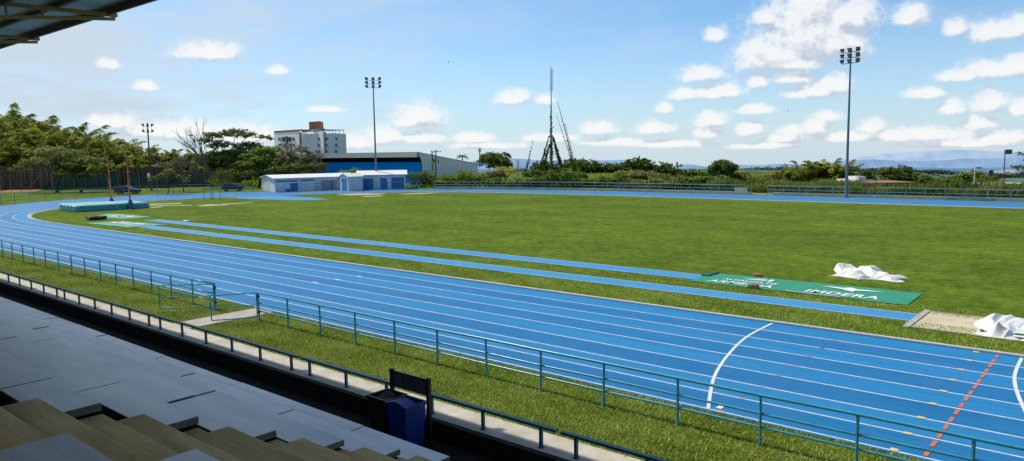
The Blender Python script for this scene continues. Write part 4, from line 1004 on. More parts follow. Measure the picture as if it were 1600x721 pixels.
def rand_dirs(n, r):
    d = r.normal(size=(n, 3)); return d/np.linalg.norm(d, axis=1)[:, None]
def cards(C, Nn, L, Wd, r, droop=0.0, axis=None):
    """leaf quads at centres C with normals Nn"""
    n = len(C); t = rand_dirs(n, r) if axis is None else axis
    a = np.cross(Nn, t); a /= np.linalg.norm(a, axis=1)[:, None]+1e-9; b = np.cross(a, Nn)
    b[:, 2] -= droop; l = (L*(.7+.6*r.random(n)))[:, None]; w_ = (Wd*(.7+.6*r.random(n)))[:, None]
    V = np.stack([C-b*l*.5, C+a*w_*.5, C+b*l*.5, C-a*w_*.5], 1).reshape(-1, 3)
    return V, np.arange(n*4).reshape(n, 4)
def crown_mesh(lobes, nclump, per, L, Wd, seed, clump_r=.22, shell=(.62, 1.0), up=.5, flat=1.0):
    """leaf clumps spread through several lobes; tint carries clump brightness"""
    r = np.random.default_rng(seed); Cs = []; Ns = []; Ts = []
    vol = np.array([l[1][0]*l[1][1]*l[1][2] for l in lobes])**.67; vol /= vol.sum()
    zall = [l[0][2]-l[1][2] for l in lobes]+[l[0][2]+l[1][2] for l in lobes]; z0, z1 = min(zall), max(zall)
    for (c, rad), f in zip(lobes, vol):
        k = max(3, int(nclump*f)); d = rand_dirs(k, r); d[:, 2] = np.where(d[:, 2] < -.35, -d[:, 2]*.6, d[:, 2])
        rr = r.uniform(shell[0], shell[1], k)[:, None]*(1+.10*r.normal(size=(k, 1)))
        cc = np.array(c)+d*np.array(rad)*rr; cr = clump_r*np.mean(rad)*(.6+.8*r.random(k))
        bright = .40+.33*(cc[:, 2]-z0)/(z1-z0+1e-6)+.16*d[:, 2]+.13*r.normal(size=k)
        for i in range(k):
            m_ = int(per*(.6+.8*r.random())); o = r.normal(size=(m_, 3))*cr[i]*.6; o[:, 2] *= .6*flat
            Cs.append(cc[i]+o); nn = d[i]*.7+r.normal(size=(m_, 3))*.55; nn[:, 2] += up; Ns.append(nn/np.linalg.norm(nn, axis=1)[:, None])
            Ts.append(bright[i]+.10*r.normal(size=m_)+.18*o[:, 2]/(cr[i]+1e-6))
    C = np.concatenate(Cs); Nn = np.concatenate(Ns); T = np.clip(np.concatenate(Ts), 0, 1)
    V, F = cards(C, Nn, L, Wd, r); return V, F, T
def limbs(mb, base, top, r0, targets, seed, nseg=5, wob=.12):
    r = np.random.default_rng(seed); base, top = np.array(base, float), np.array(top, float); pts = []
    for i in range(nseg+1):
        f = i/nseg; p = base+(top-base)*f; p[:2] += r.normal(0, wob, 2)*(0 if i == 0 else 1)*.5; pts.append(p)
    mb.tube(pts, [r0*(1.25-.6*i/nseg) if i else r0*1.5 for i in range(nseg+1)], 8)
    for tg in targets:
        s = pts[r.integers(max(1, nseg-2), nseg+1)]; tg = np.array(tg, float); q = []
        for i in range(5):
            f = i/4; p = s+(tg-s)*f; p[2] += .12*np.linalg.norm(tg-s)*math.sin(math.pi*f)*.4; p += r.normal(0, wob*.6, 3)*(0 < i < 4); q.append(p)
        mb.tube(q, [r0*.5*(1-.75*i/4) for i in range(5)], 6)
_n = [0]
def tree(label, base, lobes, leaf, seed, trunk_top=None, r0=.22, nclump=150, per=16, L=.5, Wd=.3, clump_r=.24, name="tree", group=None, bark=None, up=.5, flat=1.0, shell=(.62, 1.0), cat="tree", rest=None):
    """lobes in local metres about the trunk foot"""
    base = np.array(base, float); t = thing(name, label, cat, base, group)
    tz = trunk_top if trunk_top is not None else min(l[0][2] for l in lobes); cx = np.mean([l[0][0] for l in lobes]); cy = np.mean([l[0][1] for l in lobes])
    mb = MB(); tg = [l[0] for l in lobes][:9]; limbs(mb, (0, 0, -.6), (cx*.4, cy*.4, tz), r0, tg, seed)
    mb.v = [tuple(np.array(v)+base) for v in mb.v]; mb.build("trunk", bark or M["bark"], t, smooth=True)
    V, F, T = crown_mesh(lobes, nclump, per, L, Wd, seed, clump_r, shell, up, flat)
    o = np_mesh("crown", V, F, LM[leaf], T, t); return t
def lobes_round(w_, h, z0, n, seed, sq=.42):
    r = np.random.default_rng(seed); out = [((0, 0, z0+h*.5), (w_*.36, w_*.36, h*.42))]
    for i in range(n):
        a = 2*math.pi*(i+r.random()*.6)/n; f = r.uniform(.15, .9); k = math.sqrt(max(.1, 1-(2*f-1)**2*.9))
        out.append(((math.cos(a)*w_*.30*k, math.sin(a)*w_*.30*k, z0+h*(.15+.7*f)), (w_*r.uniform(.15, .23), w_*r.uniform(.15, .23), h*r.uniform(.14, .22))))
    return out
def lobes_flat(w_, h, z0, n, seed):
    r = np.random.default_rng(seed); out = []
    for i in range(n):
        a = r.uniform(0, 2*math.pi); d = math.sqrt(r.random())*.40
        out.append(((math.cos(a)*w_*d, math.sin(a)*w_*d, z0+h*(.85-.5*(d/.4)**2*r.uniform(.4, 1.3))), (w_*r.uniform(.10, .19), w_*r.uniform(.10, .19), h*r.uniform(.07, .14))))
    return out
def gz(p): return float(ground_z(p[0], p[1]))
def place(px, ytop, D, y_ref=None):
    """foot on the ground below a photo column, and crown height for a given top row"""
    p = P(px, 280, D); z = gz(p); top = P(px, ytop, D)[2]; return np.array([p[0], p[1], z]), top-z

# bamboo grove ------------------------------------------------------------------
def bamboo_parts(seed, H):
    r = np.random.default_rng(seed); Cs, Ns, Ax, Ts = [], [], [], []; mb = MB()
    for k in range(26):
        kt = r.normal(0, .13)
        a = r.uniform(0, 2*math.pi); b0 = np.array([math.cos(a), math.sin(a), 0])*1.3*math.sqrt(r.random()); a += r.normal(0, .5)
        dr = np.array([math.cos(a), math.sin(a), 0]); h = H*r.uniform(.70, 1.10); lean = r.uniform(1.5, 5.4)*(H/16); dro = r.uniform(.20, .46)
        f = lambda t: b0+dr*lean*(t**2.1)+np.array([0, 0, h*(t-dro*t**4)])
        mb.tube([f(t) for t in (0, .3, .6, .85)], [.075, .065, .045, .02], 5, cap=False)
        for t in np.linspace(.16, 1.0, 20):
            if r.random() < .12: continue
            c = f(t); rad = (.30+1.15*math.sin(math.pi*min(1, .12+t*.80))**.9)*H/16
            m_ = 17; d = rand_dirs(m_, r); d[:, 2] = np.abs(d[:, 2])*.3-.35; o = d*rad*r.uniform(.25, 1.1, (m_, 1))
            Cs.append(c+o); ax = d*.8+np.array([0, 0, -.55]); Ax.append(ax/np.linalg.norm(ax, axis=1)[:, None])
            nn = rand_dirs(m_, r)*.6+np.array([0, 0, .8]); Ns.append(nn/np.linalg.norm(nn, axis=1)[:, None])
            Ts.append(np.clip(.20+.56*t**1.5+.15*(h/H-.8)+kt*t+r.normal(0, .05)+.22*(o[:, 2]/rad+.25)+.10*r.normal(size=m_), 0, 1))  # tint paints the light in: plume tops bright, lower leaves dark
    C = np.concatenate(Cs); V, F = cards(C, np.concatenate(Ns), 1.05*H/16, .20*H/16, r, axis=np.concatenate(Ax))
    return mb, V, F, np.concatenate(Ts)
protos = []
GB = "bamboo grove behind the left bend"; LB = "feathery yellow-green bamboo clump in the tall grove behind the left bend"
top_x = [-120, 0, 40, 90, 130, 180, 225, 260, 300, 340, 380, 430, 480]; top_y = [150, 158, 168, 178, 186, 201, 212, 219, 226, 232, 236, 246, 252]
spots = []; r = np.random.default_rng(11)
for row, (D, lift) in enumerate(((160, 44), (170, 26), (181, 9), (192, 0))):
    for px in np.arange(-70+row*9, 440, 31 if row else 36):
        spots.append((px+r.uniform(-8, 8), D+r.uniform(-3, 3), lift+r.uniform(-4, 12)*(1 if row < 3 else .9)))
for i in range(5):
    root = thing("bamboo_clump", LB, "bamboo", (0, 0, 0), GB)
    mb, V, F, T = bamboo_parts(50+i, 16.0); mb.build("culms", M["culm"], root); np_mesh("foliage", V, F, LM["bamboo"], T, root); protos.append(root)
for i, (px, D, lift) in enumerate(spots):
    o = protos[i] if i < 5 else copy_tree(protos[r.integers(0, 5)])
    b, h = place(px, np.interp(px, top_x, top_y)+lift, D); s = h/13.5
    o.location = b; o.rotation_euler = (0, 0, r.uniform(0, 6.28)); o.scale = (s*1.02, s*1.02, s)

# trees on the left ------------------------------------------------------------------
b, h = place(87, 232, 142); b = np.array([*G(87, 301)[:2], 0]); k = np.linalg.norm(b[:2])/150
L_ = [((x*s_, y*s_, z), (a, a, c_)) for s_ in (1,) for x, y, z, a, c_ in [(-3.2, -2.2, 5.6, 2.4, 1.2), (0, 0, 7.3, 2.8, 1.3), (3.0, 2.2, 6.9, 2.6, 1.2), (5.8, 4.4, 5.7, 2.3, 1.2), (7.6, 6.0, 3.9, 2.0, 1.3), (-5.2, -3.9, 4.3, 1.7, 1.0), (1.5, -2.6, 5.4, 2.2, 1.2), (4.5, 1.5, 4.9, 2.2, 1.3), (-1, 2.5, 6.2, 2.4, 1.1), (2.6, 4.6, 5.5, 2.4, 1.1), (6.3, 3.0, 3.0, 1.7, 1.1), (3.5, .5, 3.2, 2.2, 1.1)]]
tree("broad spreading olive-green tree in front of the bamboo, left of the red poles", b, L_, "olive", 21, 2.8, .30, 300, 20, .46, .26, .26, flat=.7)
b = np.array([*G(262, 304)[:2], 0])
tree("small round shrub-tree on the grass, right of the brown light pole", b, [((x, y, z), (a, a, c_)) for x, y, z, a, c_ in [(0, 0, 2.9, 1.7, 1.0), (-1.6, -1.4, 2.5, 1.2, .8), (1.4, 1.4, 2.6, 1.3, .8), (.4, .2, 3.7, 1.1, .6), (2.3, 2.2, 2.0, 1.0, .7)]], "olive", 22, 1.5, .10, 90, 14, .34, .2, .3)
def bare_tree(label, base, H, spread, seed, bark, r0, depth=4, leaf=None, wide=1.0):
    r = np.random.default_rng(seed); base = np.array(base, float); t = thing("bare_tree", label, "tree", base); mb = MB(); tips = []
    def grow(p, d, L, rad, lev):
        pts = [p]; q = p.copy(); dd = d.copy()
        for i in range(3):
            dd = dd+r.normal(0, .12, 3); dd[2] += .05; dd /= np.linalg.norm(dd); q = q+dd*L/3; pts.append(q)
        mb.tube(pts, [rad, rad*.88, rad*.74, rad*.6], 6 if lev < 2 else 4, cap=False)
        if lev >= depth: tips.append(q); return
        for k in range(3 if lev else 4):
            a = r.uniform(0, 2*math.pi); e = r.uniform(.35, .8)*wide; s = np.array([math.cos(a), math.sin(a), 0]); nd = dd+s*e; nd /= np.linalg.norm(nd)
            grow(pts[-1] if k < 2 else pts[2], nd, L*r.uniform(.62, .85), rad*.58, lev+1)
    grow(base+np.array([0, 0, -.3]), np.array([0, 0, 1.0]), H*.30, r0, 0)
    mb.build("branches", bark, t)
    if leaf:
        C = np.array(tips)-base; r2 = np.random.default_rng(seed); C = np.repeat(C, 7, axis=0)+r2.normal(0, .35, (len(C)*7, 3))
        V, F = cards(C, rand_dirs(len(C), r2), .32, .2, r2); np_mesh("foliage", V, F, LM[leaf], np.clip(r2.normal(.5, .2, len(C)), 0, 1), t)
bt = P(331, 296, 150); bare_tree("tall bare pale-barked tree with forked limbs, right of the thin lamp post", (bt[0], bt[1], 0), 15.0, 4, 4, M["palebark"], .26, 4, wide=.75)
bt = G(287, 300); bare_tree("small leafless reddish tree left of the thin lamp post", (bt[0], bt[1], 0), 8.0, 3, 9, M["bark"], .13, 4, "pink", wide=1.2)
for i, (px, y) in enumerate(((347, 262), (352, 266), (366, 268), (379, 270))):
    bt = P(px, 297, 146+i*3); bare_tree(["thin young trunk first from the left below the flat-topped tree", "thin young trunk second from the left below the flat-topped tree", "thin young trunk third from the left below the flat-topped tree", "thin young trunk fourth from the left, nearest the round green tree"][i], (bt[0], bt[1], 0), 5.0, 2, 60+i, M["palebark"], .08, 3, "olive")
b, h = place(352, 206, 163)
tree("wide flat-topped dark tree behind the bare pale tree", b, [((x*RT[0]+y*FW[0], x*RT[1]+y*FW[1], z), (a*1.2, a*1.2, c_*1.35)) for x, y, z, a, c_ in [(-1, 0, 10.6, 2.6, .8), (2.5, 1, 11.0, 2.9, .8), (5.8, -1, 10.5, 2.6, .7), (8.5, 0, 10.0, 2.0, .55), (-3.5, 1, 9.2, 2.2, .9), (1, -2, 8.4, 2.8, 1.0), (5, 2, 8.0, 2.8, 1.1), (8, 1, 6.8, 2.2, 1.2), (3, -1, 6.2, 3.0, 1.4), (7, 0, 4.4, 2.8, 1.6), (10, 1, 4.6, 2.2, 1.4), (-1, 1, 6.2, 2.2, 1.1)]], "dark", 24, 5.5, .35, 430, 22, .5, .3, .25, up=.8, flat=.6)
b, h = place(404, 229, 146)
tree("broad bright-green layered tree left of the white shed", b, [((x*RT[0]+y*FW[0], x*RT[1]+y*FW[1], z), (a, a, c_)) for x, y, z, a, c_ in [(-3.6, 0, 4.4, 1.7, .9), (-2, 1, 6.0, 2.0, .9), (.5, 0, 7.0, 2.3, 1.0), (3.0, 1, 7.2, 2.4, .9), (5.2, 0, 6.2, 2.2, 1.0), (1, -1.5, 5.2, 2.2, 1.1), (3.8, -1, 4.6, 2.4, 1.2), (-1.2, -1.6, 4.3, 1.7, .9), (6.4, 0, 4.0, 1.9, 1.2), (2.2, 0, 3.0, 2.2, 1.1), (5, .5, 2.6, 2.0, 1.1), (-4.8, 0, 3.4, 1.3, .8)]], "mid", 25, 3.0, .28, 320, 20, .44, .26, .25, flat=.65, up=.7)
b, h = place(480, 231, 144)
tree("rounded brownish-green tree overlapping the left end of the blue hall", b, [((x*RT[0]+y*FW[0], x*RT[1]+y*FW[1], z), (a, a, c_)) for x, y, z, a, c_ in [(-1, 0, 7.0, 2.0, 1.2), (-3, 0, 5.6, 2.2, 1.4), (1, 0, 5.4, 2.4, 1.5), (-4.4, 0, 3.8, 1.8, 1.3), (-1, -1, 3.8, 2.3, 1.3), (2.4, 0, 3.8, 1.8, 1.3), (.2, 0, 2.4, 2.6, 1.1)]], "brown", 26, 2.4, .22, 150, 18, .44, .28, .28)
b, h = place(472, 245, 141)
tree("low dark green tree in front of the brownish one, behind the long shed", b, [((x*RT[0]+y*FW[0], x*RT[1]+y*FW[1], z), (a, a, c_)) for x, y, z, a, c_ in [(-3, 0, 3.6, 1.9, 1.2), (0, 0, 3.6, 2.0, 1.1), (3, 0, 3.9, 1.7, 1.1), (-5, 0, 3.2, 1.7, 1.2), (1.5, 0, 2.6, 2.4, 1.0)]], "dark", 27, 2, .16, 130, 18, .42, .28, .28)
for i, (px, yt, D, w_, lf, lb) in enumerate([(534, 266.5, 143, 4.5, "bright", "low bright bush peeping over the roof of the long shed, left of the taller one"), (552, 260.5, 144, 3.6, "bright", "bright green rounded bush rising above the shed roof in front of the blue hall")]):
    b, h = place(px, yt, D); tree(lb, b, lobes_round(w_, h*.75, h*.25, 7, 70+i), lf, 70+i, h*.4, .09, 90, 16, .38, .2, .3, name="bush", cat="bush")
for i, (px, yt, w_, lb) in enumerate([(338, 236, 9, "dark tree filling the gap behind the bare pale tree"), (372, 231, 12, "dark tree under and behind the flat-topped one"), (408, 236, 11, "dark tree behind the layered bright-green one"), (446, 241, 10, "dark tree behind the brownish-green rounded one")]):
    b, h = place(px, yt, 178); tree(lb, b, lobes_round(w_, h*.9, h*.10, 13, 300+i), "dark", 300+i, 2, .25, 260, 20, .6, .36, .26)
# dark hedge along the left fence and low plants
def leaf_mass(name, label, pts, hfun, wid, dens, leaf, L, Wd, seed, kind="stuff", upbias=.4, vertical=False):
    r = np.random.default_rng(seed); P_ = np.array(pts, float); seg = np.linalg.norm(np.diff(P_[:, :2], axis=0), axis=1); s = np.concatenate([[0], np.cumsum(seg)])
    n = int(s[-1]*dens); d = r.uniform(0, s[-1], n); x = np.interp(d, s, P_[:, 0]); y = np.interp(d, s, P_[:, 1]); zb_ = np.interp(d, s, P_[:, 2])
    h = np.array([hfun(v) for v in d]); lump_ = .72+.28*np.sin(d*.55+2*np.sin(d*.17))+.14*np.sin(d*1.9+1)+.08*np.sin(d*4.7)
    h = h*np.clip(lump_, .35, 1.3); f = r.random(n)**.7
    off = r.normal(0, wid*.45, (n, 2)); C = np.stack([x+off[:, 0], y+off[:, 1], zb_+h*f], 1)
    nn = rand_dirs(n, r)*.8; nn[:, 2] += upbias; nn /= np.linalg.norm(nn, axis=1)[:, None]
    ax = None
    if vertical: ax = rand_dirs(n, r)*.35+np.array([0, 0, 1.0]); nn = rand_dirs(n, r); nn[:, 2] *= .3
    V, F = cards(C, nn, L, Wd, r, axis=ax)
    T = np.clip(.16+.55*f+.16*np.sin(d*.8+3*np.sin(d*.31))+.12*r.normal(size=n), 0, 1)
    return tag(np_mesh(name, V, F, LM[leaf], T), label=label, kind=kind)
lp = lambda xs, y, D: [tuple(P(x, y, D)[:2])+(gz(P(x, y, D)),) for x in xs]
leaf_mass("undergrowth", None, lp([-60, 60, 180, 300, 420], 290, 158), lambda v: 3.4, 2.2, 75, "dark", .6, .34, 5)
leaf_mass("undergrowth", None, lp([330, 380, 415], 293, 150), lambda v: 1.9, 1.6, 70, "bright", .4, .2, 6)
leaf_mass("undergrowth", None, lp([1445, 1500, 1560, 1640], 285, 146), lambda v: 1.2+.3*math.sin(v*.2), 2.0, 130, "olive", .5, .3, 13)
leaf_mass("undergrowth", None, lp([1320, 1380, 1450], 285, 158), lambda v: 1.7+.4*math.sin(v*.2), 2.0, 110, "dark", .6, .34, 14)
leaf_mass("undergrowth", None, lp([320, 350, 380, 420, 470], 290, 176), lambda v: 7.5, 2.5, 260, "dark", .75, .42, 15)
leaf_mass("undergrowth", None, [(-104, 93.5, 0), (-92, 99, 0), (-84, 102.5, 0), (-76, 104.5, 0), (-69, 105.6, 0)], lambda v: 2.7+.5*math.sin(v*.3), 1.3, 210, "mid", .45, .26, 7)
leaf_mass("undergrowth", None, [(-84, 102.5, 0), (-70, 105, 0), (-50, 106.5, 0), (-30, 107, 0), (6, 107, 0)], lambda v: 1.35+.3*math.sin(v*.21), 1.4, 190, "dark", .45, .26, 8)
leaf_mass("cane_grass", None, [(-50, 105, 0), (-30, 104.6, 0), (-10, 104.2, 0), (8, 104.2, 0)], lambda v: 1.65+.2*math.sin(v*.4), 1.2, 240, "cane", .9, .09, 9, vertical=True)
leaf_mass("cane_grass", None, [(-46, 113, 0), (-20, 114, 0), (10, 115, 0)], lambda v: 1.5, 2.0, 200, "cane", .9, .10, 16, vertical=True)
leaf_mass("undergrowth", None, [(-72, 109, 0), (-55, 111, 0), (-40, 112, 0)], lambda v: 1.5+.4*math.sin(v*.33), 1.5, 170, "olive", .5, .3, 10)
leaf_mass("undergrowth", None, lp([900, 1000, 1100, 1230, 1318], 285, 152), lambda v: 1.1+.4*math.sin(v*.15), 2.0, 130, "mid", .6, .36, 12)

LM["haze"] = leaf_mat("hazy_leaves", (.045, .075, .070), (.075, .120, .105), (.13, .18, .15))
leaf_mass("distant_wood", None, lp([840, 900, 1000, 1100, 1200, 1320, 1450, 1560, 1660], 285, 215), lambda v: 3.3+.6*math.sin(v*.07), 3.5, 75, "dark", 1.2, .8, 41)
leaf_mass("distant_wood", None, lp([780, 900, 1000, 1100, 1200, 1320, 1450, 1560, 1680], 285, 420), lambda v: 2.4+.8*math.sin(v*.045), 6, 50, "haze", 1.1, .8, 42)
# trees along the far side ------------------------------------------------------------------
b, h = place(775, 234.5, 165)
tree("big round dark green tree at the end of the hall's grey wall", b, lobes_round(9.2, h*.82, h*.18, 17, 31), "dark", 31, 2.0, .3, 330, 20, .5, .3, .22)
b, h = place(790, 259, 152)
tree("low yellow-flowering tree in front of the big round dark one", b, lobes_round(6.6, h*.7, h*.3, 10, 32), "yellow", 32, 1.5, .15, 90, 12, .36, .22, .25)
b, h = place(772, 266, 151); tree("dark brownish bush left of the yellow-flowering tree", b, lobes_round(5.0, h*.8, h*.2, 7, 33), "brown", 33, 1, .1, 90, 14, .4, .25, .3, name="bush", cat="bush")
for i, (px, yt, D, w_, lf, lb) in enumerate([
  (835, 263, 160, 5.5, "dark", "low dark bush at the left foot of the vine-covered mast"), (897, 264, 160, 6.5, "mid", "green bush below the leaning poles, right of the vine-covered mast"),
  (735, 268, 146, 7, "mid", "wide green bush in front of the hall's grey side wall"), (700, 273, 142, 6, "mid", "low green bush at the corner of the blue hall"),
  (986, 262.5, 175, 9, "olive", "feathery olive thicket just right of the pale distant block"), (1012, 261.5, 177, 9, "olive", "feathery olive thicket topping the low red roofs"),
  (1035, 268, 160, 7.5, "dark", "dark bushy tree right of the red-roofed houses"), (1060, 271, 158, 6.5, "olive", "dull olive bushy tree in front of the distant white block"), (1095, 272, 155, 5, "mid", "small green bush left of the round tree"),
  (1129, 247.5, 150, 5.9, "dark", "solitary round dark tree standing above the hedge at the right of centre"), (1155, 262, 152, 5.5, "olive", "olive bush leaning on the right of the round tree"), (1185, 269, 148, 7, "mid", "low yellowish-green bush left of the bamboo thicket"),
  (1353, 257, 150, 5, "dark", "small dark tree between the right mast and the white house"),
  (1388, 252, 152, 5.5, "olive", "pale-topped tree behind the white house"), (1406, 249.5, 150, 7, "dark", "tallest dark tree right of the white house"), (1437, 259.5, 148, 6, "dark", "dark rounded tree right of the tallest one"),
  (1478, 269, 146, 7.5, "dark", "low dark tree in the right-hand clump, left of its crest"), (1500, 262, 150, 6, "mid", "green tree in the middle of the right-hand clump"), (1525, 254, 152, 7.5, "olive", "flat-crowned olive tree at the crest of the right-hand clump"), (1541, 266, 146, 5, "dark", "dark bush left of the tall lamp post at the right")]):
    b, h = place(px, yt, D); rd = "round" in lb or "crest" in lb
    big = lb.startswith('solitary'); tree(lb, b, lobes_round(w_*(1.12 if big else 1), h*(.76 if big else .66), h*.22, 14 if big else 10, 200+i), lf, 200+i, h*.3, .14, int(70+w_*18)*(2 if big else 1), 18, .42, .25, .26)
b, h = place(1602, 236, 118)
tree("dark tree cut by the right edge of the picture", b, [((x, y, z), (1.3, 1.3, .5)) for x, y, z in [(0, 0, h-.5), (.6, .2, h-1.6), (-.7, 0, h-2.6), (.8, 0, h-3.6), (1.0, .5, h-5)]], "dark", 230, h-4, .12, 50, 14, .4, .2, .3)
# bamboo thicket at the right of centre
for i, (px, yt, D) in enumerate([(1213, 266, 148), (1235, 260, 150), (1258, 253, 152), (1280, 249, 154), (1300, 250, 152), (1318, 255, 150)]):
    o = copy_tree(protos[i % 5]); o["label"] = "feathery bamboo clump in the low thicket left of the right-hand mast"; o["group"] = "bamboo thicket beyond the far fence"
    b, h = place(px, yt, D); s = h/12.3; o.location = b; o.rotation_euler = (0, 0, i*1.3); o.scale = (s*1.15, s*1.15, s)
# palm behind the hall
def palm(label, base, H, seed, crown_=2.4):
    r = np.random.default_rng(seed); base = np.array(base, float); t = thing("palm_tree", label, "palm", base)
    MB().tube([base+[0, 0, -.5], base+[.1, 0, H*.5], base+[.25, 0, H]], [.22, .17, .14], 8).build("trunk", M["bark"], t, smooth=True)
    V = []; F = []; T = []; top = np.array([.25, 0, H])
    for k in range(18):
        a = 2*math.pi*k/18+r.uniform(-.15, .15); e = r.uniform(-.1, 1.0); d = np.array([math.cos(a), math.sin(a), 0])
        for i in range(12):
            f = (i+.5)/12; p = top+d*crown_*f*math.cos(e*.6)+np.array([0, 0, crown_*(e*f-.85*f*f)])
            for s in (-1, 1):
                sd = np.cross(d, (0, 0, 1))*s; l = .75*math.sin(math.pi*(.15+.8*f)); q = p+sd*l+d*.25+np.array([0, 0, -.35*l]); n0 = len(V)
                V += [p-d*.06, p+d*.06, q+d*.03, q-d*.03]; F.append((n0, n0+1, n0+2, n0+3)); T.append(.35+.3*e*.5+r.normal(0, .1))
    np_mesh("crown", np.array(V), np.array(F), LM["mid"], np.clip(np.array(T), 0, 1), t)
b = P(721.5, 247, 215); palm("palm tree whose fronds rise over the grey hall roof", (b[0], b[1], b[2]-6.5), 7.0, 4, 1.9)

# masts, poles ------------------------------------------------------------------
def vine_mast():
    D = 166; f = P(861.5, 284, D); f[2] = gz(f); kz = D/FOC; t = thing("vine_mast", "tall slender mast overgrown with creepers, held by leaning vine-covered stays", "mast", f)
    pt = lambda x, y, d=0: P(x, y, D+d)
    mb = MB(); mb.tube([f, pt(861, 200), pt(861.5, 108)], [.20, .15, .05], 8); mb.build("pole", M["mast"], t)
    for x in (860.3, 863.2): MB().tube([pt(x, 142), pt(x+.1, 104 if x < 862 else 108)], .05, 6).build("antenna", M["mast"], t)
    MB().tube([pt(861, 199)+RT*.3, pt(863.5, 200)], [.38, .30], 12).build("dish", M["wallw"], t)
    for (x0, y0, x1, y1) in ((858.5, 212, 838, 284), (859, 226, 846, 270), (863.5, 212, 884, 284), (864, 214, 877, 262)):
        s = MB(); a, b_ = pt(x0, y0), pt(x1, y1, -3 if x1 < 860 else 3); s.tube([a, b_], .085, 6); s.build("stay", M["bark"], t)
        r = np.random.default_rng(int(x1)); n = 420; u = r.random(n)**.8; C = a+(b_-a)*u[:, None]+r.normal(0, .13, (n, 3))*(.6+1.2*u[:, None])-f
        V, F = cards(C, rand_dirs(n, r), .42, .24, r); np_mesh("creeper", V, F, LM["dark"], np.clip(r.normal(.45, .2, n), 0, 1), t)
    r = np.random.default_rng(5); n = 900; u = r.random(n)**.65; a, b_ = pt(861, 165), np.array(f); C = a+(b_-a)*u[:, None]+r.normal(0, .15, (n, 3))*(.3+1.5*u[:, None])-f
    V, F = cards(C, rand_dirs(n, r), .42, .24, r); np_mesh("creeper", V, F, LM["dark"], np.clip(r.normal(.45, .2, n), 0, 1), t)
    for (x0, y0, x1, y1) in ((857, 233, 866, 238), (846, 262, 858, 246), (862, 243, 870, 238)): MB().tube([pt(x0, y0), pt(x1, y1)], .05, 5).build("strut", M["bark"], t)
vine_mast()
def leaning(label, seq, D, rungs, leaf_n, twin=0):
    f = P(*seq[-1], D); t = thing("leaning_pole", label, "pole", (f[0], f[1], gz(f))); o = origin_of(t)
    pts = [P(x, y, D) for x, y in seq]; MB().tube(pts, [.035+.05*i/(len(pts)-1) for i in range(len(pts))], 6).build("shaft", M["bark"], t)
    if twin:
        p2 = [p+RT*twin for p in pts[1:]]; MB().tube(p2, .05, 6).build("shaft", M["bark"], t)
        r_ = MB()
        for k in range(rungs): u = (k+.5)/rungs; a = pts[1]+(pts[-1]-pts[1])*u; r_.tube([a, a+RT*twin], .03, 4)
        r_.build("rungs", M["bark"], t)
    r = np.random.default_rng(len(label)); u = r.random(leaf_n)**.45; a, b_ = pts[0], pts[-1]
    C = a+(b_-a)*u[:, None]+r.normal(0, .11, (leaf_n, 3))*(.3+1.6*u[:, None]**2)-o; V, F = cards(C, rand_dirs(leaf_n, r), .28, .16, r); np_mesh("creeper", V, F, LM["dark"], np.clip(r.normal(.42, .2, leaf_n), 0, 1), t)
leaning("long leaning pole with rungs and creepers, right of the vine-covered mast", [(871, 158), (880, 193), (903, 282)], 165, 22, 520, .35)
leaning("shorter leaning stick beside the long rung pole", [(869.5, 180), (890, 240), (899, 272)], 167, 0, 160)
leaning("short leaning pole left of the vine-covered mast", [(833, 220), (827, 248), (818, 278)], 168, 10, 170, .25)
def utility(label, px, yt, yb, D):
    b = P(px, yb, D); tp = P(px, yt, D); t = thing("utility_pole", label, "utility pole", b); MB().tube([b, tp], [.15, .10], 8).build("pole", M["rust"], t)
    a = tp-np.array([0, 0, .35]); MB().bar(a-RT*1.0, a+RT*1.0, .10).build("crossarm", M["rust"], t)
    for s in (-.9, -.3, .3, .9): MB().tube([a+RT*s, a+RT*s+np.array([0, 0, .28])], .05, 6).build("insulator", M["lampbody"], t)
    for s, z in ((-.5, 1.9), (.5, 2.0)): MB().tube([tp+RT*s*.8+np.array([0, 0, -z-.5]), tp+RT*s*.8+np.array([0, 0, -z])], .14, 8).build("transformer", M["lampbody"], t)
    r = np.random.default_rng(3); n = 120; C = np.stack([r.normal(-.55, .12, n), r.normal(0, .1, n), r.uniform(1.0, 5.2, n)], 1); C = C[:, :1]*RT+C[:, 1:2]*FW*0+np.array([0, 0, 1])*C[:, 2:]
    V, F = cards(C, rand_dirs(n, r), .3, .2, r); np_mesh("creeper", V, F, LM["mid"], np.clip(r.normal(.45, .2, n), 0, 1), t)
utility("wooden utility pole with a crossarm in front of the grey hall wall", 681, 234.5, 279, 145)
t = thing("antenna", "thin antenna with small panels rising behind the hall roof", "antenna", P(749.5, 262, 215)); tp = P(749.5, 233, 215)
MB().tube([P(749.5, 262, 215), tp], .16, 6).build("pole", M["mast"], t)
for s, z in ((-.3, 0), (.35, -.1), (.1, .3)): c_ = tp+RT*s+np.array([0, 0, z-.4]); MB().obox(c_, RT*.09, FW*.06, np.array([0, 0, .45])).build("panel", M["lampbody"], t)
t = thing("antenna", "thin pair of grey posts left of the vine-covered mast", "antenna", P(809, 282, 190))
for x in (808, 810.3): MB().tube([P(x, 282, 190), P(x, 249.5, 190)], .09, 6).build("pole", M["mast"], t)

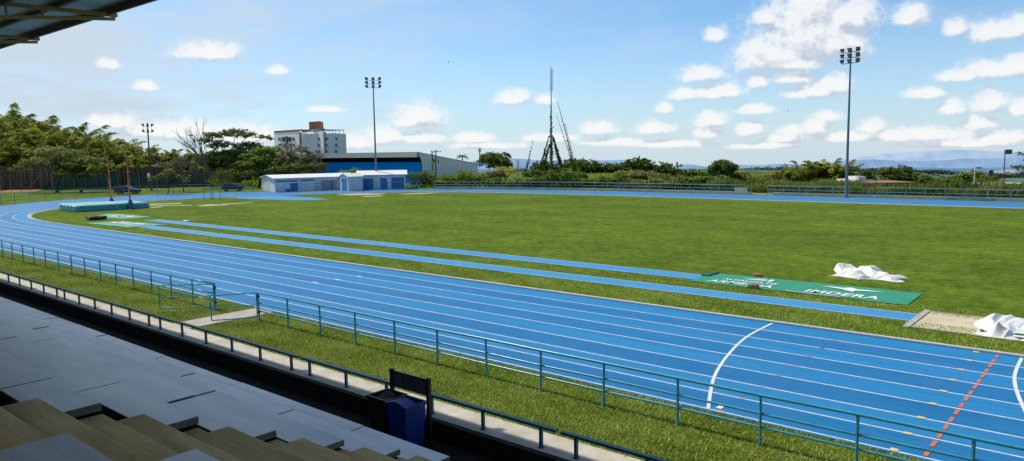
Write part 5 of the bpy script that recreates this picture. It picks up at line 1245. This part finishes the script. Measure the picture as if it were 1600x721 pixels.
# left side: courts, fences, cars ------------------------------------------------------------------
struct(MB().poly([(*G(x, y)[:2], .006) for x, y in [(-120, 306), (-10, 301.5), (52, 299.6), (66, 296.2), (-40, 296)]]), "clay_court", mat("clay", (.42, .20, .14), (.34, .17, .12), .6, .95, .1))
M["wood"] = mat("brown_wood_fence", (.13, .055, .03), (.075, .035, .022), 1.2, .85, stretch=(1.5, 1.5, .1), lo=.4, hi=.6)
M["wind"] = mat("green_windscreen", (.012, .075, .055), (.010, .055, .04), .6, .8); M["post"] = mat("weathered_post", (.22, .20, .17), (.15, .135, .115), 2, .8)
def panel_fence(label, x0, x1, yt, yb, D0, D1, m, posts, pm, name="court_fence", th=.08):
    a, b_ = P(x0, yb, D0), P(x1, yb, D1); zt_ = P((x0+x1)/2, yt, (D0+D1)/2)[2]; zb_ = -.1; t = thing(name, label, "fence", (*((a+b_)/2)[:2], 0))
    d = (b_-a)[:2]; d /= np.linalg.norm(d); nn = np.array([-d[1], d[0]])*th
    MB().hexa([q4(a, zb_), q4(b_, zb_), q4(b_[:2]+nn, zb_), q4(a[:2]+nn, zb_)], [q4(a, zt_), q4(b_, zt_), q4(b_[:2]+nn, zt_), q4(a[:2]+nn, zt_)]).build("panel", m, t)
    for i in range(posts):
        p = a+(b_-a)*i/(posts-1); MB().tube([(*(p[:2]-nn*1.5), -.2), (*(p[:2]-nn*1.5), zt_+.25)], .07, 6).build("post", pm, t)
    return t
panel_fence("brown upright-board fence behind the clay court at the far left", -40, 88, 259, 296, 157, 157, M["wood"], 12, M["post"])
panel_fence("brown upright-board fence with pale posts, left of the brown light pole", 182, 262, 262, 296, 156, 156, M["wood"], 12, M["post"])
panel_fence("dark green windscreen fence behind the spreading olive tree", 84, 186, 272, 296, 153, 153, M["wind"], 7, M["post"])
panel_fence("green windscreen beside the brown light pole", 205, 262, 277, 296, 153, 153, M["wind"], 5, M["post"])
panel_fence("grey mesh fence behind the small reddish tree", 262, 345, 268, 296, 156, 157, mat("grey_mesh", (.085, .085, .08), (.06, .062, .055), 1, .9), 8, M["post"])
def mesh_fence(label, x0, x1, yt, D, n):
    a, b_ = P(x0, 298, D), P(x1, 298, D); zt_ = P((x0+x1)/2, yt, D)[2]; t = thing("mesh_fence", label, "fence", (*((a+b_)/2)[:2], 0)); w_ = MB()
    for i in range(n):
        p = a+(b_-a)*i/(n-1); MB().tube([(*p[:2], -.1), (*p[:2], zt_)], .06, 6).build("post", M["post"], t)
    for z in np.arange(.3, zt_, .55): w_.bar((*a[:2], z), (*b_[:2], z), .022)
    L = np.linalg.norm(b_-a)
    for s in np.arange(0, L, .55): p = a+(b_-a)*s/L; w_.bar((*p[:2], .1), (*p[:2], zt_), .018)
    o = w_.build("wire_mesh", M["post"], t); br = MB(); br.bar((*(a+(b_-a)*.62)[:2], .2), (*(a+(b_-a)*.93)[:2], zt_*.8), .09); br.build("brace", M["post"], t)
mesh_fence("tall wire-mesh court fence with thin posts at the far left", -30, 82, 259, 146, 8)
low = panel_fence("long low dark rail wall on the grass beyond the left bend", 70, 218, 294.2, 296, 149, 148, M["dark"], 2, M["dark"], name="low_wall", th=.15)
M["carblue"] = mat("dark_blue_car_paint", (.012, .020, .055), (.010, .016, .045), 2, .3, .5); M["tyre"] = mat("tyre", (.02, .02, .02), (.015, .015, .015), 2, .8)
def car(label, p, ang, Lc=3.9, Wc=1.65, Hc=1.45):
    t = thing("parked_car", label, "car", (p[0], p[1], 0), "dark cars parked beyond the left bend"); c, s = math.cos(ang), math.sin(ang)
    w2 = lambda x, y, z: (p[0]+c*x-s*y, p[1]+s*x+c*y, z)
    pr = [(-Lc/2, .32), (-Lc/2, .80), (-Lc*.46, .92), (Lc*.18, .95), (Lc*.46, .80), (Lc/2, .62), (Lc/2, .32)]
    def ext(pr, y0, y1, ins=0):
        mb = MB(); n = len(pr); mb.add([w2(x, y0, z) for x, z in pr]+[w2(x, y1, z) for x, z in pr], [(i, (i+1) % n, n+(i+1) % n, n+i) for i in range(n)]+[tuple(reversed(range(n))), tuple(range(n, 2*n))]); return mb
    ext(pr, -Wc/2, Wc/2).build("body", M["carblue"], t, bevel=.05)
    ext([(-Lc*.44, .93), (-Lc*.36, Hc-.04), (-.1, Hc), (Lc*.04, Hc-.05), (Lc*.20, .955)], -Wc*.43, Wc*.43).build("cabin", M["pane"], t, bevel=.04)
    ext([(-Lc*.37, Hc-.035), (-.1, Hc+.02), (Lc*.05, Hc-.045), (Lc*.05, Hc-.02), (-.1, Hc+.045), (-Lc*.37, Hc-.005)], -Wc*.40, Wc*.40).build("roof", M["carblue"], t)
    for x in (-Lc*.31, Lc*.31):
        for y in (-1, 1):
            wv = MB(); wv.tube([w2(x, y*Wc*.40, .31), w2(x, y*Wc*.51, .31)], .31, 14); o = wv.build("wheel", M["tyre"], t); MB().tube([w2(x, y*Wc*.505, .31), w2(x, y*Wc*.525, .31)], .19, 10).build("rim", M["mast"], o)
    for y in (-.55, .55): MB().obox(w2(Lc/2-.02, y, .66), np.array([c, s, 0])*.04, np.array([-s, c, 0])*.16, np.array([0, 0, .07])).build("headlight", M["glass"], t)
ra = math.atan2(RT[1], RT[0])
car("dark blue car parked on the grass behind the red poles", G(200, 303.5), ra+.1); car("dark car parked by the left end of the white sheds", G(364, 298.7), ra+.2, 3.6)
for x, y, lb in ((127, 303.5, "dark litter bin on the grass beyond the left bend, left of the red poles"), (180, 301.5, "small dark litter bin on the grass between the red poles")):
    p = G(x, y); t = thing("litter_bin", lb, "bin", (p[0], p[1], 0)); MB().tube([(p[0], p[1], .25), (p[0], p[1], 1.05)], [.26, .34], 10).build("body", M["lampbody"], t); MB().tube([(p[0], p[1], 0), (p[0], p[1], .25)], .05, 6).build("stand", M["lampbody"], t)
# two birds high over the field
for x, y, D, lb in ((700.5, 97, 120, "tiny dark bird flying above the right end of the blue hall"), (1231, 173, 120, "tiny dark bird flying left of the right-hand mast")):
    c_ = P(x, y, D); b_ = MB(); b_.tube([c_-RT*.16, c_, c_+RT*.16], [.02, .06, .015], 6)
    for s in (-1, 1): b_.add([c_, c_+RT*.1, c_+FW*.3*s+np.array([0, 0, .12])], [(0, 1, 2)])
    tag(b_.build("bird", M["dark"]), lb, "bird")

# ------------------------------------------------------------------ grass blades on the nearest turf
def blades(name, x0, x1, y0, y1, dens, hgt, wd, seed, avoid=None):
    r = np.random.default_rng(seed); n = int((x1-x0)*(y1-y0)*dens); u = r.random(n); x = x0+(x1-x0)*u; y = r.uniform(y0, y1, n)
    if avoid is not None:
        k = ~((x > avoid[0]) & (x < avoid[1]) & (y > avoid[2]) & (y < avoid[3])); x, y = x[k], y[k]; n = len(x)
    if x0 < -20:
        k = r.random(n) > np.clip((-x-34)/30, 0, .8); x, y = x[k], y[k]; n = len(x)
    a = r.uniform(0, 6.28, n); h = hgt*(.4+.9*r.random(n)); dx, dy = np.cos(a), np.sin(a); ln = r.uniform(.2, 1.0, n)*h
    w_ = wd*(.6+.8*r.random(n)); B = np.stack([x, y, np.zeros(n)], 1); S = np.stack([-dy, dx, np.zeros(n)], 1)*w_[:, None]; Tp = B+np.stack([dx*ln, dy*ln, h], 1)
    V = np.stack([B-S, B+S, Tp], 1).reshape(-1, 3); F = np.arange(3*n).reshape(n, 3)
    pt = .5+.22*np.sin(x*1.3+2*np.sin(y*1.1))*np.sin(y*1.7+x*.4)+.18*r.normal(size=n)
    pt = np.where(r.random(n) < .10, 1.0, pt)
    return tag(np_mesh(name, V, F, M["blade"], np.clip(pt, 0, 1)), kind="stuff")
M["blade"] = leaf_mat("grass_blades", (.15, .23, .018), (.33, .43, .050), (.66, .64, .24), .3)
blades("grass_blades", -60, -1, 12.70, 16.30, 620, .075, .011, 1, (-27.75, -26.45, 12, 16.4))
blades("grass_blades", -34, -2.5, 26.58, 29.35, 300, .07, .013, 2)
blades("grass_blades", -30, -3, 30.98, 32.4, 200, .07, .014, 3)
